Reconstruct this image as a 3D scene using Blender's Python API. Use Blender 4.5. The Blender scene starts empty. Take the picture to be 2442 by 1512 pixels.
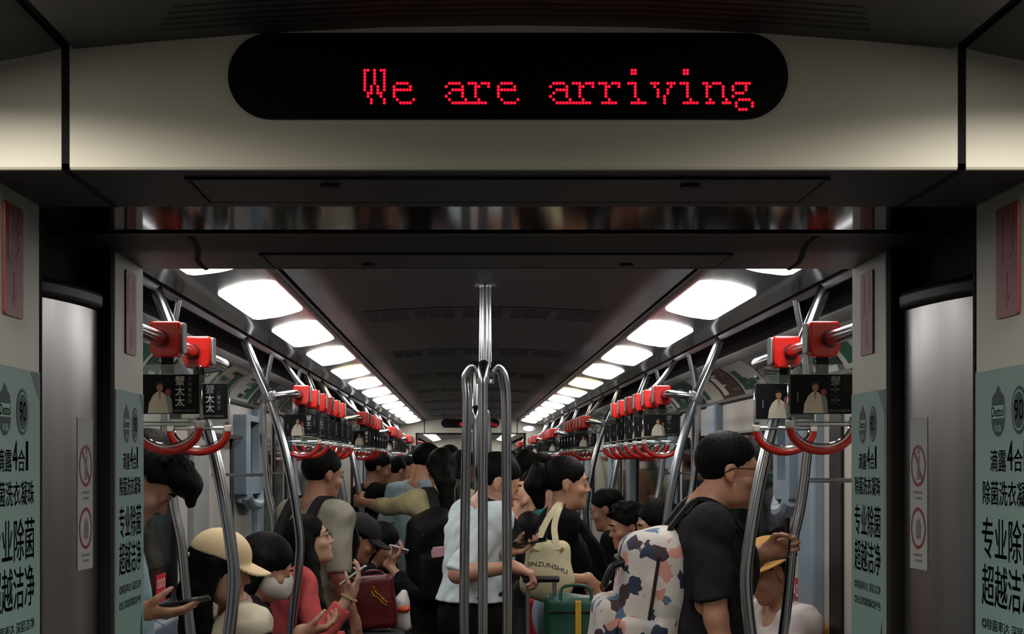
import bpy, math, random
import numpy as np
from mathutils import Vector, Matrix

scene = bpy.context.scene
COL = scene.collection

# ------------------------------------------------------------------ camera, world, exposure
CX, CZ, F = -0.075, 1.58, 3527.0          # camera x / height (m), focal length in pixels of the 2442 frame
VX, VY = 1111.0, 1105.0                   # where the car's axis vanishes in the frame
cam_data = bpy.data.cameras.new('camera')
cam_data.sensor_fit = 'HORIZONTAL'
cam_data.sensor_width = 36.0
cam_data.lens = 36.0 * F / 2442.0
cam_data.shift_x = (1221.0 - VX) / 2442.0
cam_data.shift_y = (VY - 756.0) / 2442.0
cam_data.clip_start = 0.02
cam_data.clip_end = 100
cam = bpy.data.objects.new('camera', cam_data)
cam.location = (CX, 0, CZ)
cam.rotation_euler = (math.radians(90), 0, 0)
COL.objects.link(cam)
scene.camera = cam

world = bpy.data.worlds.new('world')
scene.world = world
world.use_nodes = True
world.node_tree.nodes['Background'].inputs['Color'].default_value = (0.4, 0.42, 0.5, 1)
world.node_tree.nodes['Background'].inputs['Strength'].default_value = 0.004

LAMP = 11.5                               # radiance of the lamp panels
NEAR_LAMP = 36.0
scene.view_settings.view_transform = 'Standard'
scene.view_settings.look = 'None'
scene.view_settings.gamma = 1.0
scene.view_settings.use_curve_mapping = False
scene.view_settings.exposure = 0.0
try:
    scene.cycles.max_bounces = 6
    scene.cycles.diffuse_bounces = 3
    scene.cycles.glossy_bounces = 3
    scene.cycles.transparent_max_bounces = 16
    scene.cycles.caustics_reflective = False
    scene.cycles.caustics_refractive = False
    scene.cycles.sample_clamp_indirect = 4.0
except Exception:
    pass

def P(px, py, Y):
    """the point at distance Y seen at a pixel of the 2442x1512 frame"""
    return Vector(((px - VX) * Y / F + CX, Y, CZ + (VY - py) * Y / F))

# ------------------------------------------------------------------ materials
def lin(c):
    return tuple(((x / 255.0) / 12.92 if x / 255.0 <= 0.04045 else ((x / 255.0 + 0.055) / 1.055) ** 2.4) for x in c)

MATS = {}
def mat(name, rgb, rough=0.5, metal=0.0, bump=0.0, scale=60.0, var=0.0, coat=0.0, stretch=None, spec=0.5):
    """procedural principled material; rgb is sRGB 0..255"""
    if name in MATS:
        return MATS[name]
    m = bpy.data.materials.new(name)
    m.use_nodes = True
    nt = m.node_tree
    b = nt.nodes['Principled BSDF']
    c = lin(rgb)
    b.inputs['Base Color'].default_value = (*c, 1)
    b.inputs['Roughness'].default_value = rough
    b.inputs['Metallic'].default_value = metal
    b.inputs['Specular IOR Level'].default_value = spec
    b.inputs['Coat Weight'].default_value = coat
    if var > 0 or bump > 0:
        tc = nt.nodes.new('ShaderNodeTexCoord')
        mp = nt.nodes.new('ShaderNodeMapping')
        if stretch:
            mp.inputs['Scale'].default_value = stretch
        nz = nt.nodes.new('ShaderNodeTexNoise')
        nz.inputs['Scale'].default_value = scale
        nz.inputs['Detail'].default_value = 4
        nt.links.new(tc.outputs['Object'], mp.inputs['Vector'])
        nt.links.new(mp.outputs['Vector'], nz.inputs['Vector'])
        if var > 0:
            r = nt.nodes.new('ShaderNodeValToRGB')
            r.color_ramp.elements[0].position = 0.3
            r.color_ramp.elements[1].position = 0.7
            r.color_ramp.elements[0].color = (*[x * (1 - var) for x in c], 1)
            r.color_ramp.elements[1].color = (*[min(1, x * (1 + var)) for x in c], 1)
            nt.links.new(nz.outputs['Fac'], r.inputs['Fac'])
            nt.links.new(r.outputs['Color'], b.inputs['Base Color'])
        if bump > 0:
            bp = nt.nodes.new('ShaderNodeBump')
            bp.inputs['Strength'].default_value = bump
            bp.inputs['Distance'].default_value = 0.004
            nt.links.new(nz.outputs['Fac'], bp.inputs['Height'])
            nt.links.new(bp.outputs['Normal'], b.inputs['Normal'])
    MATS[name] = m
    return m

def emit(name, rgb, strength, base=None):
    m = bpy.data.materials.new(name)
    m.use_nodes = True
    b = m.node_tree.nodes['Principled BSDF']
    b.inputs['Base Color'].default_value = (*lin(base or rgb), 1)
    b.inputs['Emission Color'].default_value = (*lin(rgb), 1)
    b.inputs['Emission Strength'].default_value = strength
    MATS[name] = m
    return m

def clear_plastic(name, tint=(235, 240, 240), fac=0.12, rough=0.06):
    m = bpy.data.materials.new(name)
    m.use_nodes = True
    nt = m.node_tree
    nt.nodes.remove(nt.nodes['Principled BSDF'])
    out = nt.nodes['Material Output']
    tr = nt.nodes.new('ShaderNodeBsdfTransparent')
    tr.inputs['Color'].default_value = (*lin(tint), 1)
    gl = nt.nodes.new('ShaderNodeBsdfGlossy')
    gl.inputs['Roughness'].default_value = rough
    lw = nt.nodes.new('ShaderNodeLayerWeight')
    lw.inputs['Blend'].default_value = 0.35
    mul = nt.nodes.new('ShaderNodeMath')
    mul.operation = 'MULTIPLY_ADD'
    mul.inputs[1].default_value = 0.8
    mul.inputs[2].default_value = fac
    mul.use_clamp = True
    mx = nt.nodes.new('ShaderNodeMixShader')
    nt.links.new(lw.outputs['Fresnel'], mul.inputs[0])
    nt.links.new(mul.outputs[0], mx.inputs['Fac'])
    nt.links.new(tr.outputs[0], mx.inputs[1])
    nt.links.new(gl.outputs[0], mx.inputs[2])
    nt.links.new(mx.outputs[0], out.inputs['Surface'])
    MATS[name] = m
    return m

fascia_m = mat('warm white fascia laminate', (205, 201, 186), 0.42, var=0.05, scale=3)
soffit_m = mat('shade-darkened soffit laminate', (62, 61, 68), 0.5, var=0.08, scale=5)  # same laminate as the fascia, its shade put into a darker colour
gloss_m = mat('glossy dark gangway ceiling', (30, 29, 34), 0.08, coat=0.0, spec=0.18)
dark_m = mat('dark grey gangway board', (34, 34, 37), 0.6)
black_m = mat('black rubber', (10, 10, 12), 0.5)
void_m = mat('black gangway bellows', (6, 6, 8), 0.9)
ceil_m = mat('shade-darkened ceiling laminate', (70, 69, 74), 0.5, var=0.06, scale=4)  # the ceiling's lack of light is put into this dark colour
side_m = mat('brushed ceiling metal', (118, 116, 118), 0.24, 0.9, var=0.1, scale=30, stretch=(1, .04, 1))
strip_m = mat('grey handrail strip', (150, 148, 156), 0.3, 0.5)
cream_m = mat('warm cream wall panel', (188, 182, 175), 0.45, var=0.04, scale=4)
grey_m = mat('cool grey wall panel', (150, 152, 152), 0.45, var=0.05, scale=4)
blue_m = mat('pale blue painted metal', (134, 152, 166), 0.42, var=0.05, scale=6)
steel_m = mat('polished steel tube', (184, 188, 194), 0.2, 1.0)
brushed_m = mat('brushed steel panel', (166, 165, 164), 0.30, 1.0, var=0.12, scale=14, stretch=(1, 1, .06))
glass_m = mat('dark tunnel window glass', (14, 16, 18), 0.05, spec=0.7)
floor_m = mat('dark speckled floor', (44, 44, 47), 0.5, var=0.2, scale=200)
red_m = mat('red plastic', (214, 30, 22), 0.32, coat=0.3)
redgrip_m = mat('red handle grip', (196, 32, 28), 0.3, coat=0.3)
greyface_m = mat('grey plastic cap', (150, 148, 146), 0.45)
web_m = mat('black webbing', (14, 14, 15), 0.8, bump=0.3, scale=300)
clear_m = clear_plastic('clear acrylic', fac=.05)
bow_m = clear_plastic('clear handle plastic', tint=(225, 232, 232), fac=.42, rough=.10)
pearl_m = mat('milky handle end', (225, 215, 208), 0.25)
white_m = mat('white print', (222, 220, 214), 0.6)
greyprint_m = mat('grey print', (120, 122, 124), 0.6)
cardblack_m = mat('black advert print', (12, 13, 17), 0.6, spec=.2)
skinprint_m = mat('skin tone print', (176, 128, 104), 0.5)
suit_m = mat('ivory print', (222, 212, 194), 0.5)
teal_m = mat('pale teal poster', (138, 172, 168), 0.5, var=0.03, scale=3)
navy_m = mat('dark navy print', (54, 68, 86), 0.6)
logo_m = mat('dark green logo print', (34, 62, 62), 0.6)
mint_m = mat('mint logo print', (160, 200, 192), 0.6)
sign_m = mat('dark red sign', (132, 22, 28), 0.45)
signw_m = mat('pale sign print', (160, 84, 82), 0.5)
stick_m = mat('frosted sticker', (186, 186, 184), 0.5)
orange_m = mat('orange seat shell', (232, 150, 28), 0.4)
lamp_m = emit('lamp diffuser', (255, 252, 247), LAMP)
dim_m = emit('ageing lamp diffuser', (255, 238, 200), LAMP * .2)
near_lamp_m = emit('lamp diffuser of the nearer car', (255, 248, 234), 4.0)
led_m = emit('red light-emitting dots', (255, 24, 40), 1.3)
led_m.node_tree.nodes['Principled BSDF'].inputs['Emission Color'].default_value = (1.0, 0.008, 0.035, 1)

# ------------------------------------------------------------------ mesh helpers
ORG = {}
def link(o):
    COL.objects.link(o)
    return o

def tag(o, label=None, cat=None, group=None, kind=None):
    if label: o['label'] = label
    if cat: o['category'] = cat
    if group: o['group'] = group
    if kind: o['kind'] = kind
    return o

def thing(name, loc, label=None, cat=None, group=None, kind=None):
    o = link(bpy.data.objects.new(name, None))
    o.empty_display_size = 0.1
    o.location = loc
    ORG[o.name] = Vector(loc)
    return tag(o, label, cat, group, kind)

def dup(root, loc, label=None, group=None, skip=()):
    r = root.copy()
    link(r)
    r.location = loc
    if label: r['label'] = label
    if group: r['group'] = group
    for ch in list(root.children):
        c = ch.copy()
        link(c)
        c.parent = r
        for g in ch.children:
            d = g.copy()
            link(d)
            d.parent = c
    return r

class MB:
    def __init__(self):
        self.v, self.f, self.m = [], [], []
    def add(self, verts, faces, mi=0):
        n = len(self.v)
        self.v += [tuple(p) for p in verts]
        for f in faces:
            self.f.append([i + n for i in f])
            self.m.append(mi)
        return self
    def box(self, c, s, mi=0, R=None):
        hx, hy, hz = s[0] / 2, s[1] / 2, s[2] / 2
        vs = [Vector((x, y, z)) for x in (-hx, hx) for y in (-hy, hy) for z in (-hz, hz)]
        if R is not None: vs = [R @ p for p in vs]
        vs = [p + Vector(c) for p in vs]
        return self.add(vs, [(0, 1, 3, 2), (4, 6, 7, 5), (0, 4, 5, 1), (2, 3, 7, 6), (0, 2, 6, 4), (1, 5, 7, 3)], mi)
    def span(self, x0, x1, y0, y1, z0, z1, mi=0):
        return self.box(((x0 + x1) / 2, (y0 + y1) / 2, (z0 + z1) / 2), (abs(x1 - x0), abs(y1 - y0), abs(z1 - z0)), mi)
    def tube(self, path, r, n=12, mi=0, cap=True):
        pts = [Vector(p) for p in path]
        rr = r if isinstance(r, (list, tuple)) else [r] * len(pts)
        t0 = (pts[1] - pts[0]).normalized()
        up = Vector((0, 0, 1)) if abs(t0.z) < 0.9 else Vector((1, 0, 0))
        nrm = (up - t0 * up.dot(t0)).normalized()
        rings = []
        for i, p in enumerate(pts):
            a = pts[max(i - 1, 0)]; b = pts[min(i + 1, len(pts) - 1)]
            t = (b - a).normalized()
            nrm = (nrm - t * nrm.dot(t)).normalized()
            bi = t.cross(nrm)
            rings.append([p + (nrm * math.cos(2 * math.pi * k / n) + bi * math.sin(2 * math.pi * k / n)) * rr[i] for k in range(n)])
        vs = [q for ring in rings for q in ring]
        fs = []
        for i in range(len(pts) - 1):
            for k in range(n):
                a = i * n + k; b = i * n + (k + 1) % n
                fs.append((a, b, b + n, a + n))
        if cap:
            fs.append(tuple(range(n))[::-1])
            fs.append(tuple((len(pts) - 1) * n + k for k in range(n)))
        return self.add(vs, fs, mi)
    def poly(self, pts, mi=0):
        return self.add(pts, [tuple(range(len(pts)))], mi)
    def prism(self, pts, ax, mi=0):
        """closed solid: polygon pts swept along the vector ax"""
        n = len(pts); ax = Vector(ax)
        vs = [Vector(p) for p in pts] + [Vector(p) + ax for p in pts]
        fs = [tuple(range(n))[::-1], tuple(range(n, 2 * n))]
        fs += [(i, (i + 1) % n, (i + 1) % n + n, i + n) for i in range(n)]
        return self.add(vs, fs, mi)
    def build(self, name, mats, parent=None, smooth=True, bevel=0.0, solid=0.0, loc=None):
        if not isinstance(mats, (list, tuple)): mats = [mats]
        off = ORG[parent.name] if parent is not None else (Vector(loc) if loc is not None else Vector((0, 0, 0)))
        me = bpy.data.meshes.new(name)
        me.from_pydata([tuple(Vector(p) - off) for p in self.v], [], self.f)
        for m in mats: me.materials.append(m)
        if len(mats) > 1: me.polygons.foreach_set('material_index', self.m)
        if smooth:
            me.shade_smooth()
            me.set_sharp_from_angle(angle=math.radians(32))
        me.update()
        o = link(bpy.data.objects.new(name, me))
        if parent is not None:
            o.parent = parent
        else:
            o.location = off
        ORG[o.name] = off
        if bevel > 0:
            b = o.modifiers.new('b', 'BEVEL'); b.width = bevel; b.segments = 3; b.limit_method = 'ANGLE'
        if solid:
            s = o.modifiers.new('s', 'SOLIDIFY'); s.thickness = solid; s.offset = 1 if solid > 0 else -1
        return o

def smooth_path(pts, n=6):
    """Catmull-Rom through the points"""
    p = [Vector(q) for q in pts]
    p = [p[0] * 2 - p[1]] + p + [p[-1] * 2 - p[-2]]
    out = []
    for i in range(1, len(p) - 2):
        for k in range(n):
            t = k / n
            a, b, c, d = p[i - 1], p[i], p[i + 1], p[i + 2]
            out.append(0.5 * ((2 * b) + (c - a) * t + (2 * a - 5 * b + 4 * c - d) * t * t + (3 * b - a - 3 * c + d) * t ** 3))
    out.append(p[-2])
    return out

_TXT = {}
def text_geo(s, bold=0.0):
    """verts (x, y) fitted to the unit box and faces of a word in the built-in font"""
    key = (s, bold)
    if key in _TXT: return _TXT[key]
    cu = bpy.data.curves.new('t', 'FONT')
    cu.body = s; cu.size = 1.0; cu.resolution_u = 3
    ob = bpy.data.objects.new('t', cu)
    COL.objects.link(ob)
    dg = bpy.context.evaluated_depsgraph_get()
    me = bpy.data.meshes.new_from_object(ob.evaluated_get(dg))
    v = np.array([x.co[:2] for x in me.vertices]) if len(me.vertices) else np.zeros((1, 2))
    fs = [tuple(p.vertices) for p in me.polygons]
    lo, hi = v.min(0), v.max(0)
    v = (v - lo) / np.maximum(hi - lo, 1e-6)
    COL.objects.unlink(ob)
    bpy.data.objects.remove(ob); bpy.data.curves.remove(cu); bpy.data.meshes.remove(me)
    _TXT[key] = (v, fs)
    return _TXT[key]

def put_text(mb, s, o, ux, uy, w, h, mi, bold=0.0):
    """lay the word s in the w x h box whose lower left corner is o, along ux (reading) and uy (up)"""
    v, fs = text_geo(s, 0.0)
    o, ux, uy = Vector(o), Vector(ux), Vector(uy)
    e = bold * h * .9
    for dx, dy in (((-e, 0), (e, 0), (0, -e), (0, e)) if bold > 0 else ((0, 0),)):
        mb.add([o + ux * (x * w + dx) + uy * (y * h + dy) for x, y in v], fs, mi)

def ellipse(o, ux, uy, a, b, n=24):
    o, ux, uy = Vector(o), Vector(ux), Vector(uy)
    return [o + ux * (a * math.cos(2 * math.pi * k / n)) + uy * (b * math.sin(2 * math.pi * k / n)) for k in range(n)]

def rrect(o, ux, uy, w, h, r, n=5):
    """rounded rectangle outline round the centre o"""
    o, ux, uy = Vector(o), Vector(ux), Vector(uy)
    out = []
    for cx, cy, a0 in ((w / 2 - r, h / 2 - r, 0), (-w / 2 + r, h / 2 - r, 90), (-w / 2 + r, -h / 2 + r, 180), (w / 2 - r, -h / 2 + r, 270)):
        for k in range(n + 1):
            a = math.radians(a0 + 90 * k / n)
            out.append(o + ux * (cx + r * math.cos(a)) + uy * (cy + r * math.sin(a)))
    return out
ORD = ['first', 'second', 'third', 'fourth', 'fifth', 'sixth', 'seventh', 'eighth', 'ninth', 'tenth', 'eleventh', 'twelfth', 'thirteenth']
XU, YU, ZU = Vector((1, 0, 0)), Vector((0, 1, 0)), Vector((0, 0, 1))
# ------------------------------------------------------------------ shell of the cars
CEIL = [(0, 2.277), (.2, 2.274), (.4, 2.264), (.56, 2.252), (.69, 2.24)]
SIDE = [(.71, 2.237), (.745, 2.228), (.82, 2.214), (.9, 2.197), (.95, 2.185), (1.05, 2.165)]
COVE = [(1.2, 2.104), (1.26, 2.084), (1.31, 2.055), (1.35, 2.018), (1.385, 1.975), (1.4, 1.936)]
WALL = 1.40
def zc(x):
    pts = CEIL + SIDE + [(1.5, 2.07)]
    x = abs(x)
    for (a, za), (b, zb) in zip(pts, pts[1:]):
        if a <= x <= b: return za + (zb - za) * (x - a) / (b - a)
    return 2.07
def sweep(name, prof, y0, y1, m, solid=0.02, step=1.0, parent=None, kind='structure'):
    n = max(1, int((y1 - y0) / step))
    mb = MB()
    vs = [Vector((x, y0 + (y1 - y0) * j / n, z)) for j in range(n + 1) for x, z in prof]
    k = len(prof)
    fs = [(j * k + i, j * k + i + 1, (j + 1) * k + i + 1, (j + 1) * k + i) for j in range(n) for i in range(k - 1)]
    mb.add(vs, fs)
    o = mb.build(name, m, parent)
    if solid:
        s = o.modifiers.new('s', 'SOLIDIFY'); s.thickness = solid; s.offset = 0
    if kind and parent is None: o['kind'] = kind
    return o
tn = [0]
def trim():
    tn[0] += 1
    return 'trim_%d' % tn[0]

CARS = [(-1.6, 2.32), (3.5, 22.4), (23.58, 40.2)]
mb = MB(); mb.span(-1.5, 1.5, -1.6, 41.0, -.06, 0)
tag(mb.build('floor', floor_m), kind='structure')
for ci, (y0, y1) in enumerate(CARS):
    c2 = [(-x, z) for x, z in CEIL[:0:-1]] + CEIL
    sweep('ceiling', c2, y0, y1, ceil_m)
    for s in (-1, 1):
        # dark groove beside the lamps, brushed lamp strip, black slots and the grey strip that carries the grab rails
        sweep(trim(), [(s * .685, 2.252), (s * .7, 2.262), (s * .715, 2.25)], y0, y1, black_m, .012)
        sweep(trim(), [(s * x, z) for x, z in SIDE], y0, y1, side_m, .012)
        sweep(trim(), [(s * 1.045, 2.17), (s * 1.05, 2.21), (s * 1.2, 2.19), (s * 1.205, 2.11)], y0, y1, void_m, .012)
        sweep(trim(), [(s * 1.072, 2.185), (s * 1.076, 2.16), (s * 1.09, 2.146), (s * 1.104, 2.15), (s * 1.108, 2.185)], y0, y1, strip_m, .004)
        sweep(trim(), [(s * x, z) for x, z in COVE], y0, y1, grey_m, .012)
        # ledge under the cove
        sweep(trim(), [(s * 1.405, 1.945), (s * 1.385, 1.94), (s * 1.38, 1.925), (s * 1.405, 1.915)], y0, y1, dark_m, .004)
        mb = MB(); mb.span(s * WALL, s * 1.45, y0, y1, 0, 2.2)
        tag(mb.build('wall_left' if s < 0 else 'wall_right', cream_m if ci else dark_m), kind='structure')  # nearest car's unseen walls are darkened to keep bounce off the lintel
mb = MB(); mb.span(-1.5, 1.5, -1.7, -1.6, 0, 2.4)
tag(mb.build('wall_back_unseen', dark_m), kind='structure')  # unseen end wall set close behind the camera, dark to soak up bounce
mb = MB(); mb.span(-1.5, 1.5, 40.2, 40.3, 0, 2.4)
tag(mb.build('wall_front', fascia_m), kind='structure')

# ------------------------------------------------------------------ gangway portals
PW, PZ = .8375, 2.04
def portal(Y0, idx, which):
    a, b, c, d = Y0, Y0 + .33, Y0 + .89, Y0 + 1.18
    # the lintel board: face follows the ceiling line
    mb = MB()
    N = 40
    xs = [-1.42 + 2.84 * i / N for i in range(N + 1)]
    top = [(x, zc(x) + .012) for x in xs]
    front = [Vector((x, a, PZ + .005)) for x in xs]; ft = [Vector((x, a, z)) for x, z in top]
    lip = [Vector((x, a + .002, PZ + .0012)) for x in xs]
    low = [Vector((x, a + .006, PZ)) for x in xs]; lowb = [Vector((x, b, PZ)) for x in xs]
    back = [Vector((x, b, z)) for x, z in top]
    rows = [ft, front, lip, low, lowb, back, ft]
    k = N + 1
    for ri in range(len(rows) - 1):
        A, B = rows[ri], rows[ri + 1]
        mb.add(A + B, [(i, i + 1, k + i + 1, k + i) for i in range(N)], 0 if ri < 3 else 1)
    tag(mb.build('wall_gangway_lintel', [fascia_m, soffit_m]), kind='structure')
    # joints of the lintel: up the face and back along the soffit
    mb = MB()
    for s in (-1, 1):
        mb.span(s * .697, s * .709, a - .0015, a + .01, PZ - .001, zc(.7) + .01)
        mb.span(s * .697, s * .708, a - .0015, b, PZ - .0015, PZ + .01)
    tag(mb.build(trim(), void_m), kind='structure')
    # soffit hatches with two turn locks, on both frames
    for (h0, h1) in ((a + .06, a + .265), (c + .03, c + .235)):
        t = thing('soffit_hatch', (0, (h0 + h1) / 2, PZ), 'dark access hatch with two locks in the %s soffit, %s' % (which, 'nearer frame' if h0 < b else 'farther frame'), 'hatch')
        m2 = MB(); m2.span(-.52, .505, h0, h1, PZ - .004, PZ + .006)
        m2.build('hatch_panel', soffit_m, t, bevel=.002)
        m2 = MB()
        for s in (-.525, .508):
            m2.span(s - .003, s + .003, h0 - .004, h1 + .004, PZ - .005, PZ + .006)
        m2.span(-.525, .508, h1, h1 + .005, PZ - .0045, PZ + .006)
        m2.span(-.525, .508, h0 - .005, h0, PZ - .0045, PZ + .006)
        m2.build('hatch_gasket', black_m, t)
        for lx in (-.298, .292):
            m2 = MB(); yy = h0 + .045 if h0 < b else h1 - .06
            m2.prism(ellipse((lx, yy, PZ - .009), XU, YU, .016, .016), (0, 0, .008))
            m2.build('turn_lock', black_m, t)
    # gangway ceiling: glossy half, black joint, matt half
    mb = MB(); mb.span(-.95, .95, b, b + .285, PZ, PZ + .03)
    tag(mb.build('ceiling_gangway', gloss_m), kind='structure')
    mb = MB(); mb.span(-.95, .95, b + .285, b + .315, PZ - .004, PZ + .03)
    tag(mb.build(trim(), black_m), kind='structure')
    mb = MB(); mb.span(-.95, .95, b + .315, c, PZ, PZ + .03)
    tag(mb.build('ceiling_gangway', dark_m), kind='structure')
    # farther frame's soffit and back
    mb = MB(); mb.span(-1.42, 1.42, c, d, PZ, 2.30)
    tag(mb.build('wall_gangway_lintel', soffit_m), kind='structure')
    mb = MB()
    for s in (-1, 1):
        y = b + .285
        mb.tube(smooth_path([(s * .632, b + .315, PZ + .004), (s * .636, c - .16, PZ + .004), (s * .648, c - .05, PZ + .004), (s * .668, c + .06, PZ + .004), (s * .686, c + .17, PZ + .004), (s * .69, d, PZ + .004)]), .008, 8)
    tag(mb.build(trim(), void_m), kind='structure')
    for s in (-1, 1):
        side = 'left' if s < 0 else 'right'
        for (q0, q1) in ((a, b), (c, d)):
            mb = MB()
            mb.add([(s * PW, q0, 0), (s * PW, q1, 0), (s * 1.42, q1, 0), (s * 1.42, q0, 0), (s * PW, q0, PZ + .01), (s * PW, q1, PZ + .01), (s * 1.42, q1, PZ + .01), (s * 1.42, q0, PZ + .01)],
                   [(0, 1, 5, 4), (1, 2, 6, 5), (2, 3, 7, 6), (3, 0, 4, 7), (4, 5, 6, 7), (0, 3, 2, 1)])
            tag(mb.build('wall_gangway_' + side, fascia_m, bevel=.008), kind='structure')
        # black recess of the bellows
        for (x0, x1, q0, q1, z0) in ((1.16, 1.2, b, c, 0), (PW, 1.16, b, b + .012, 0), (PW, 1.16, c - .035, c, 0), (.9, 1.16, b + .012, c - .035, 1.946)):
            mb = MB(); mb.span(s * x0, s * x1, q0, q1, z0, PZ)
            tag(mb.build('wall_bellows_' + side, void_m), kind='structure')
        # bowed steel turntable panel with rubber cap and sticker
        t = thing('gangway_panel', (s * .93, b + .3, 0), 'bowed brushed steel panel on the %s of the %s gangway' % (side, which), 'panel')
        def bow(r, y):
            cy, cr = c - .05, .9
            return s * (.862 + r + cr - math.sqrt(max(cr * cr - (y - cy) ** 2, 0)))
        ys = [b + .055 + (c - b - .105) * i / 20 for i in range(21)]
        m2 = MB()
        m2.prism([(bow(0, y), y, 0) for y in ys] + [(s * 1.1, ys[-1], 0), (s * 1.1, ys[0], 0)], (0, 0, 1.905))
        m2.build('steel_skin', brushed_m, t)
        m2 = MB()
        m2.prism([(bow(-.014, y), y, 1.905) for y in ys] + [(s * 1.1, ys[-1], 1.905), (s * 1.1, ys[0], 1.905)], (0, 0, .04))
        m2.build('rubber_cap', black_m, t, bevel=.012)
        # sticker: two prohibition signs
        st = thing('warning_sticker', (s * .9, b + .47, 1.36), 'pale sticker with two red prohibition rings on %s steel panel of the %s gangway' % (side, which), 'sticker')
        y0s, y1s = b + .38, b + .47
        def S(u, z, e):            # u 0..1 in reading direction
            y = (y0s + (y1s - y0s) * u) if s < 0 else (y1s - (y1s - y0s) * u)
            return Vector((bow(-.0008 - e, y), y, z))
        m2 = MB(); ns = 6
        vs = [S(i / ns, z, 0) for z in (1.36, 1.675) for i in range(ns + 1)]
        m2.add(vs, [(i, i + 1, ns + 2 + i, ns + 1 + i) for i in range(ns)])
        for z0 in (1.575, 1.445):
            ring = []
            for rr in (.038, .032):
                ring.append([S(.5 + math.cos(2 * math.pi * k / 20) * rr / .09, z0 + 1.15 * rr * math.sin(2 * math.pi * k / 20), .0005) for k in range(20)])
            m2.add(ring[0] + ring[1], [(k, (k + 1) % 20, 20 + (k + 1) % 20, 20 + k) for k in range(20)], 1)
            if z0 > 1.5:
                m2.poly([S(.48, z0 + .02, .0004), S(.58, z0 + .022, .0004), S(.6, z0 - .028, .0004), S(.42, z0 - .03, .0004)], 2)
                m2.poly(ellipse(S(.53, z0 + .03, .0004), (S(1, z0, 0) - S(0, z0, 0)), ZU, .06, .006, 10), 2)
                m2.add([S(.22, z0 + .032, .0007), S(.28, z0 + .036, .0007), S(.8, z0 - .032, .0007), S(.74, z0 - .036, .0007)], [(0, 1, 2, 3)], 1)
            else:
                m2.poly([S(.38, z0 - .022, .0004), S(.65, z0 - .022, .0004), S(.68, z0 + .004, .0004), S(.55, z0 + .022, .0004), S(.4, z0 + .012, .0004)], 2)
            for k in range(2):
                m2.add([S(.25 + .1 * k, z0 - .058 - .012 * k, .0004), S(.75 - .05 * k, z0 - .058 - .012 * k, .0004), S(.75 - .05 * k, z0 - .053 - .012 * k, .0004), S(.25 + .1 * k, z0 - .053 - .012 * k, .0004)], [(0, 1, 2, 3)], 2)
        m2.build('sticker_sheet', [stick_m, sign_m, greyprint_m], st, smooth=False)
        # posters and extinguisher signs on the jambs
        for fi, (q0, q1) in enumerate(((a, b), (c, d))):
            fr = ('nearer', 'farther')[fi]
            n = Vector((-s, 0, 0))
            ux = Vector((0, 1, 0)) if s < 0 else Vector((0, -1, 0))
            start = q0 if s < 0 else q1
            def W(u, z, e=0):      # u in metres along the reading direction
                return Vector((s * PW, start, z)) + ux * u + n * (.001 + e)
            wid = q1 - q0
            # poster
            t = thing('jamb_poster', (s * PW, (q0 + q1) / 2, .6), 'pale teal detergent poster on %s jamb of the %s gangway, %s frame' % (side, which, fr), 'poster')
            m2 = MB()
            m2.prism([W(.006, .5), W(wid - .008, .5), W(wid - .008, 1.742), W(.006, 1.742)], n * .0006)
            m2.build('sheet', teal_m, t, smooth=False)
            m2 = MB(); E = .0012
            k = wid / .29
            # corner leaf, pointed oval logo and round badge
            m2.poly([W(wid - .06 * k, 1.74, E - .0004), W(wid - .012, 1.74, E - .0004), W(wid - .012, 1.69, E - .0004), W(wid - .03 * k, 1.71, E - .0004)], 3)
            cl = W(.105 * k, 1.668, E)
            m2.poly([cl + ux * (x * k) + ZU * z for x, z in ((0, .046), (.012, .033), (.024, .026), (.028, .004), (.028, -.012), (.022, -.03), (.01, -.04), (0, -.042), (-.01, -.04), (-.022, -.03), (-.028, -.012), (-.028, .004), (-.024, .026), (-.012, .033))], 1)
            m2.poly(rrect(cl + n * .0004, ux, ZU, .058 * k, .022, .004), 2)
            put_text(m2, 'Dettol', W(.080 * k, 1.66, E + .0008), ux, ZU, .05 * k, .017, 1, .01)
            put_text(m2, '滴露', W(.09 * k, 1.634, E + .0004), ux, ZU, .03 * k, .012, 2)
            cb = W(.19 * k, 1.668, E)
            m2.poly(ellipse(cb, ux, ZU, .03 * k, .04), 1)
            m2.poly(ellipse(cb + n * .0004, ux, ZU, .025 * k, .034), 2)
            m2.poly(ellipse(cb + n * .0006, ux, ZU, .0225 * k, .031), 1)
            put_text(m2, '90', W(.173 * k, 1.652, E + .001), ux, ZU, .034 * k, .034, 2, .02)
            put_text(m2, '滴露', W(.072 * k, 1.566, E), ux, ZU, .066 * k, .038, 0, .008)
            put_text(m2, '4', W(.143 * k, 1.568, E), ux, ZU, .022 * k, .05, 0, .008)
            put_text(m2, '合', W(.168 * k, 1.566, E), ux, ZU, .035 * k, .038, 0, .008)
            put_text(m2, '1', W(.208 * k, 1.568, E), ux, ZU, .011 * k, .05, 0, .008)
            put_text(m2, '除菌洗衣凝珠', W(.04 * k, 1.508, E), ux, ZU, .21 * k, .042, 0, .008)
            put_text(m2, '专业除菌', W(.036 * k, 1.414, E), ux, ZU, .216 * k, .072, 0, .006)
            put_text(m2, '超越洁净', W(.036 * k, 1.332, E), ux, ZU, .216 * k, .072, 0, .006)
            put_text(m2, '◎除菌率达 深层洁净', W(.036 * k, 1.29, E), ux, ZU, .216 * k, .02, 0, .005)
            put_text(m2, '◎去渍◎除螨◎护色', W(.036 * k, 1.255, E), ux, ZU, .216 * k, .02, 0, .005)
            m2.poly([W(wid - .03, 1.235, E), W(wid - .012, 1.1, E), W(wid - .012, .9, E), W(wid - .06 * k, 1.12, E)], 1)
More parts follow.
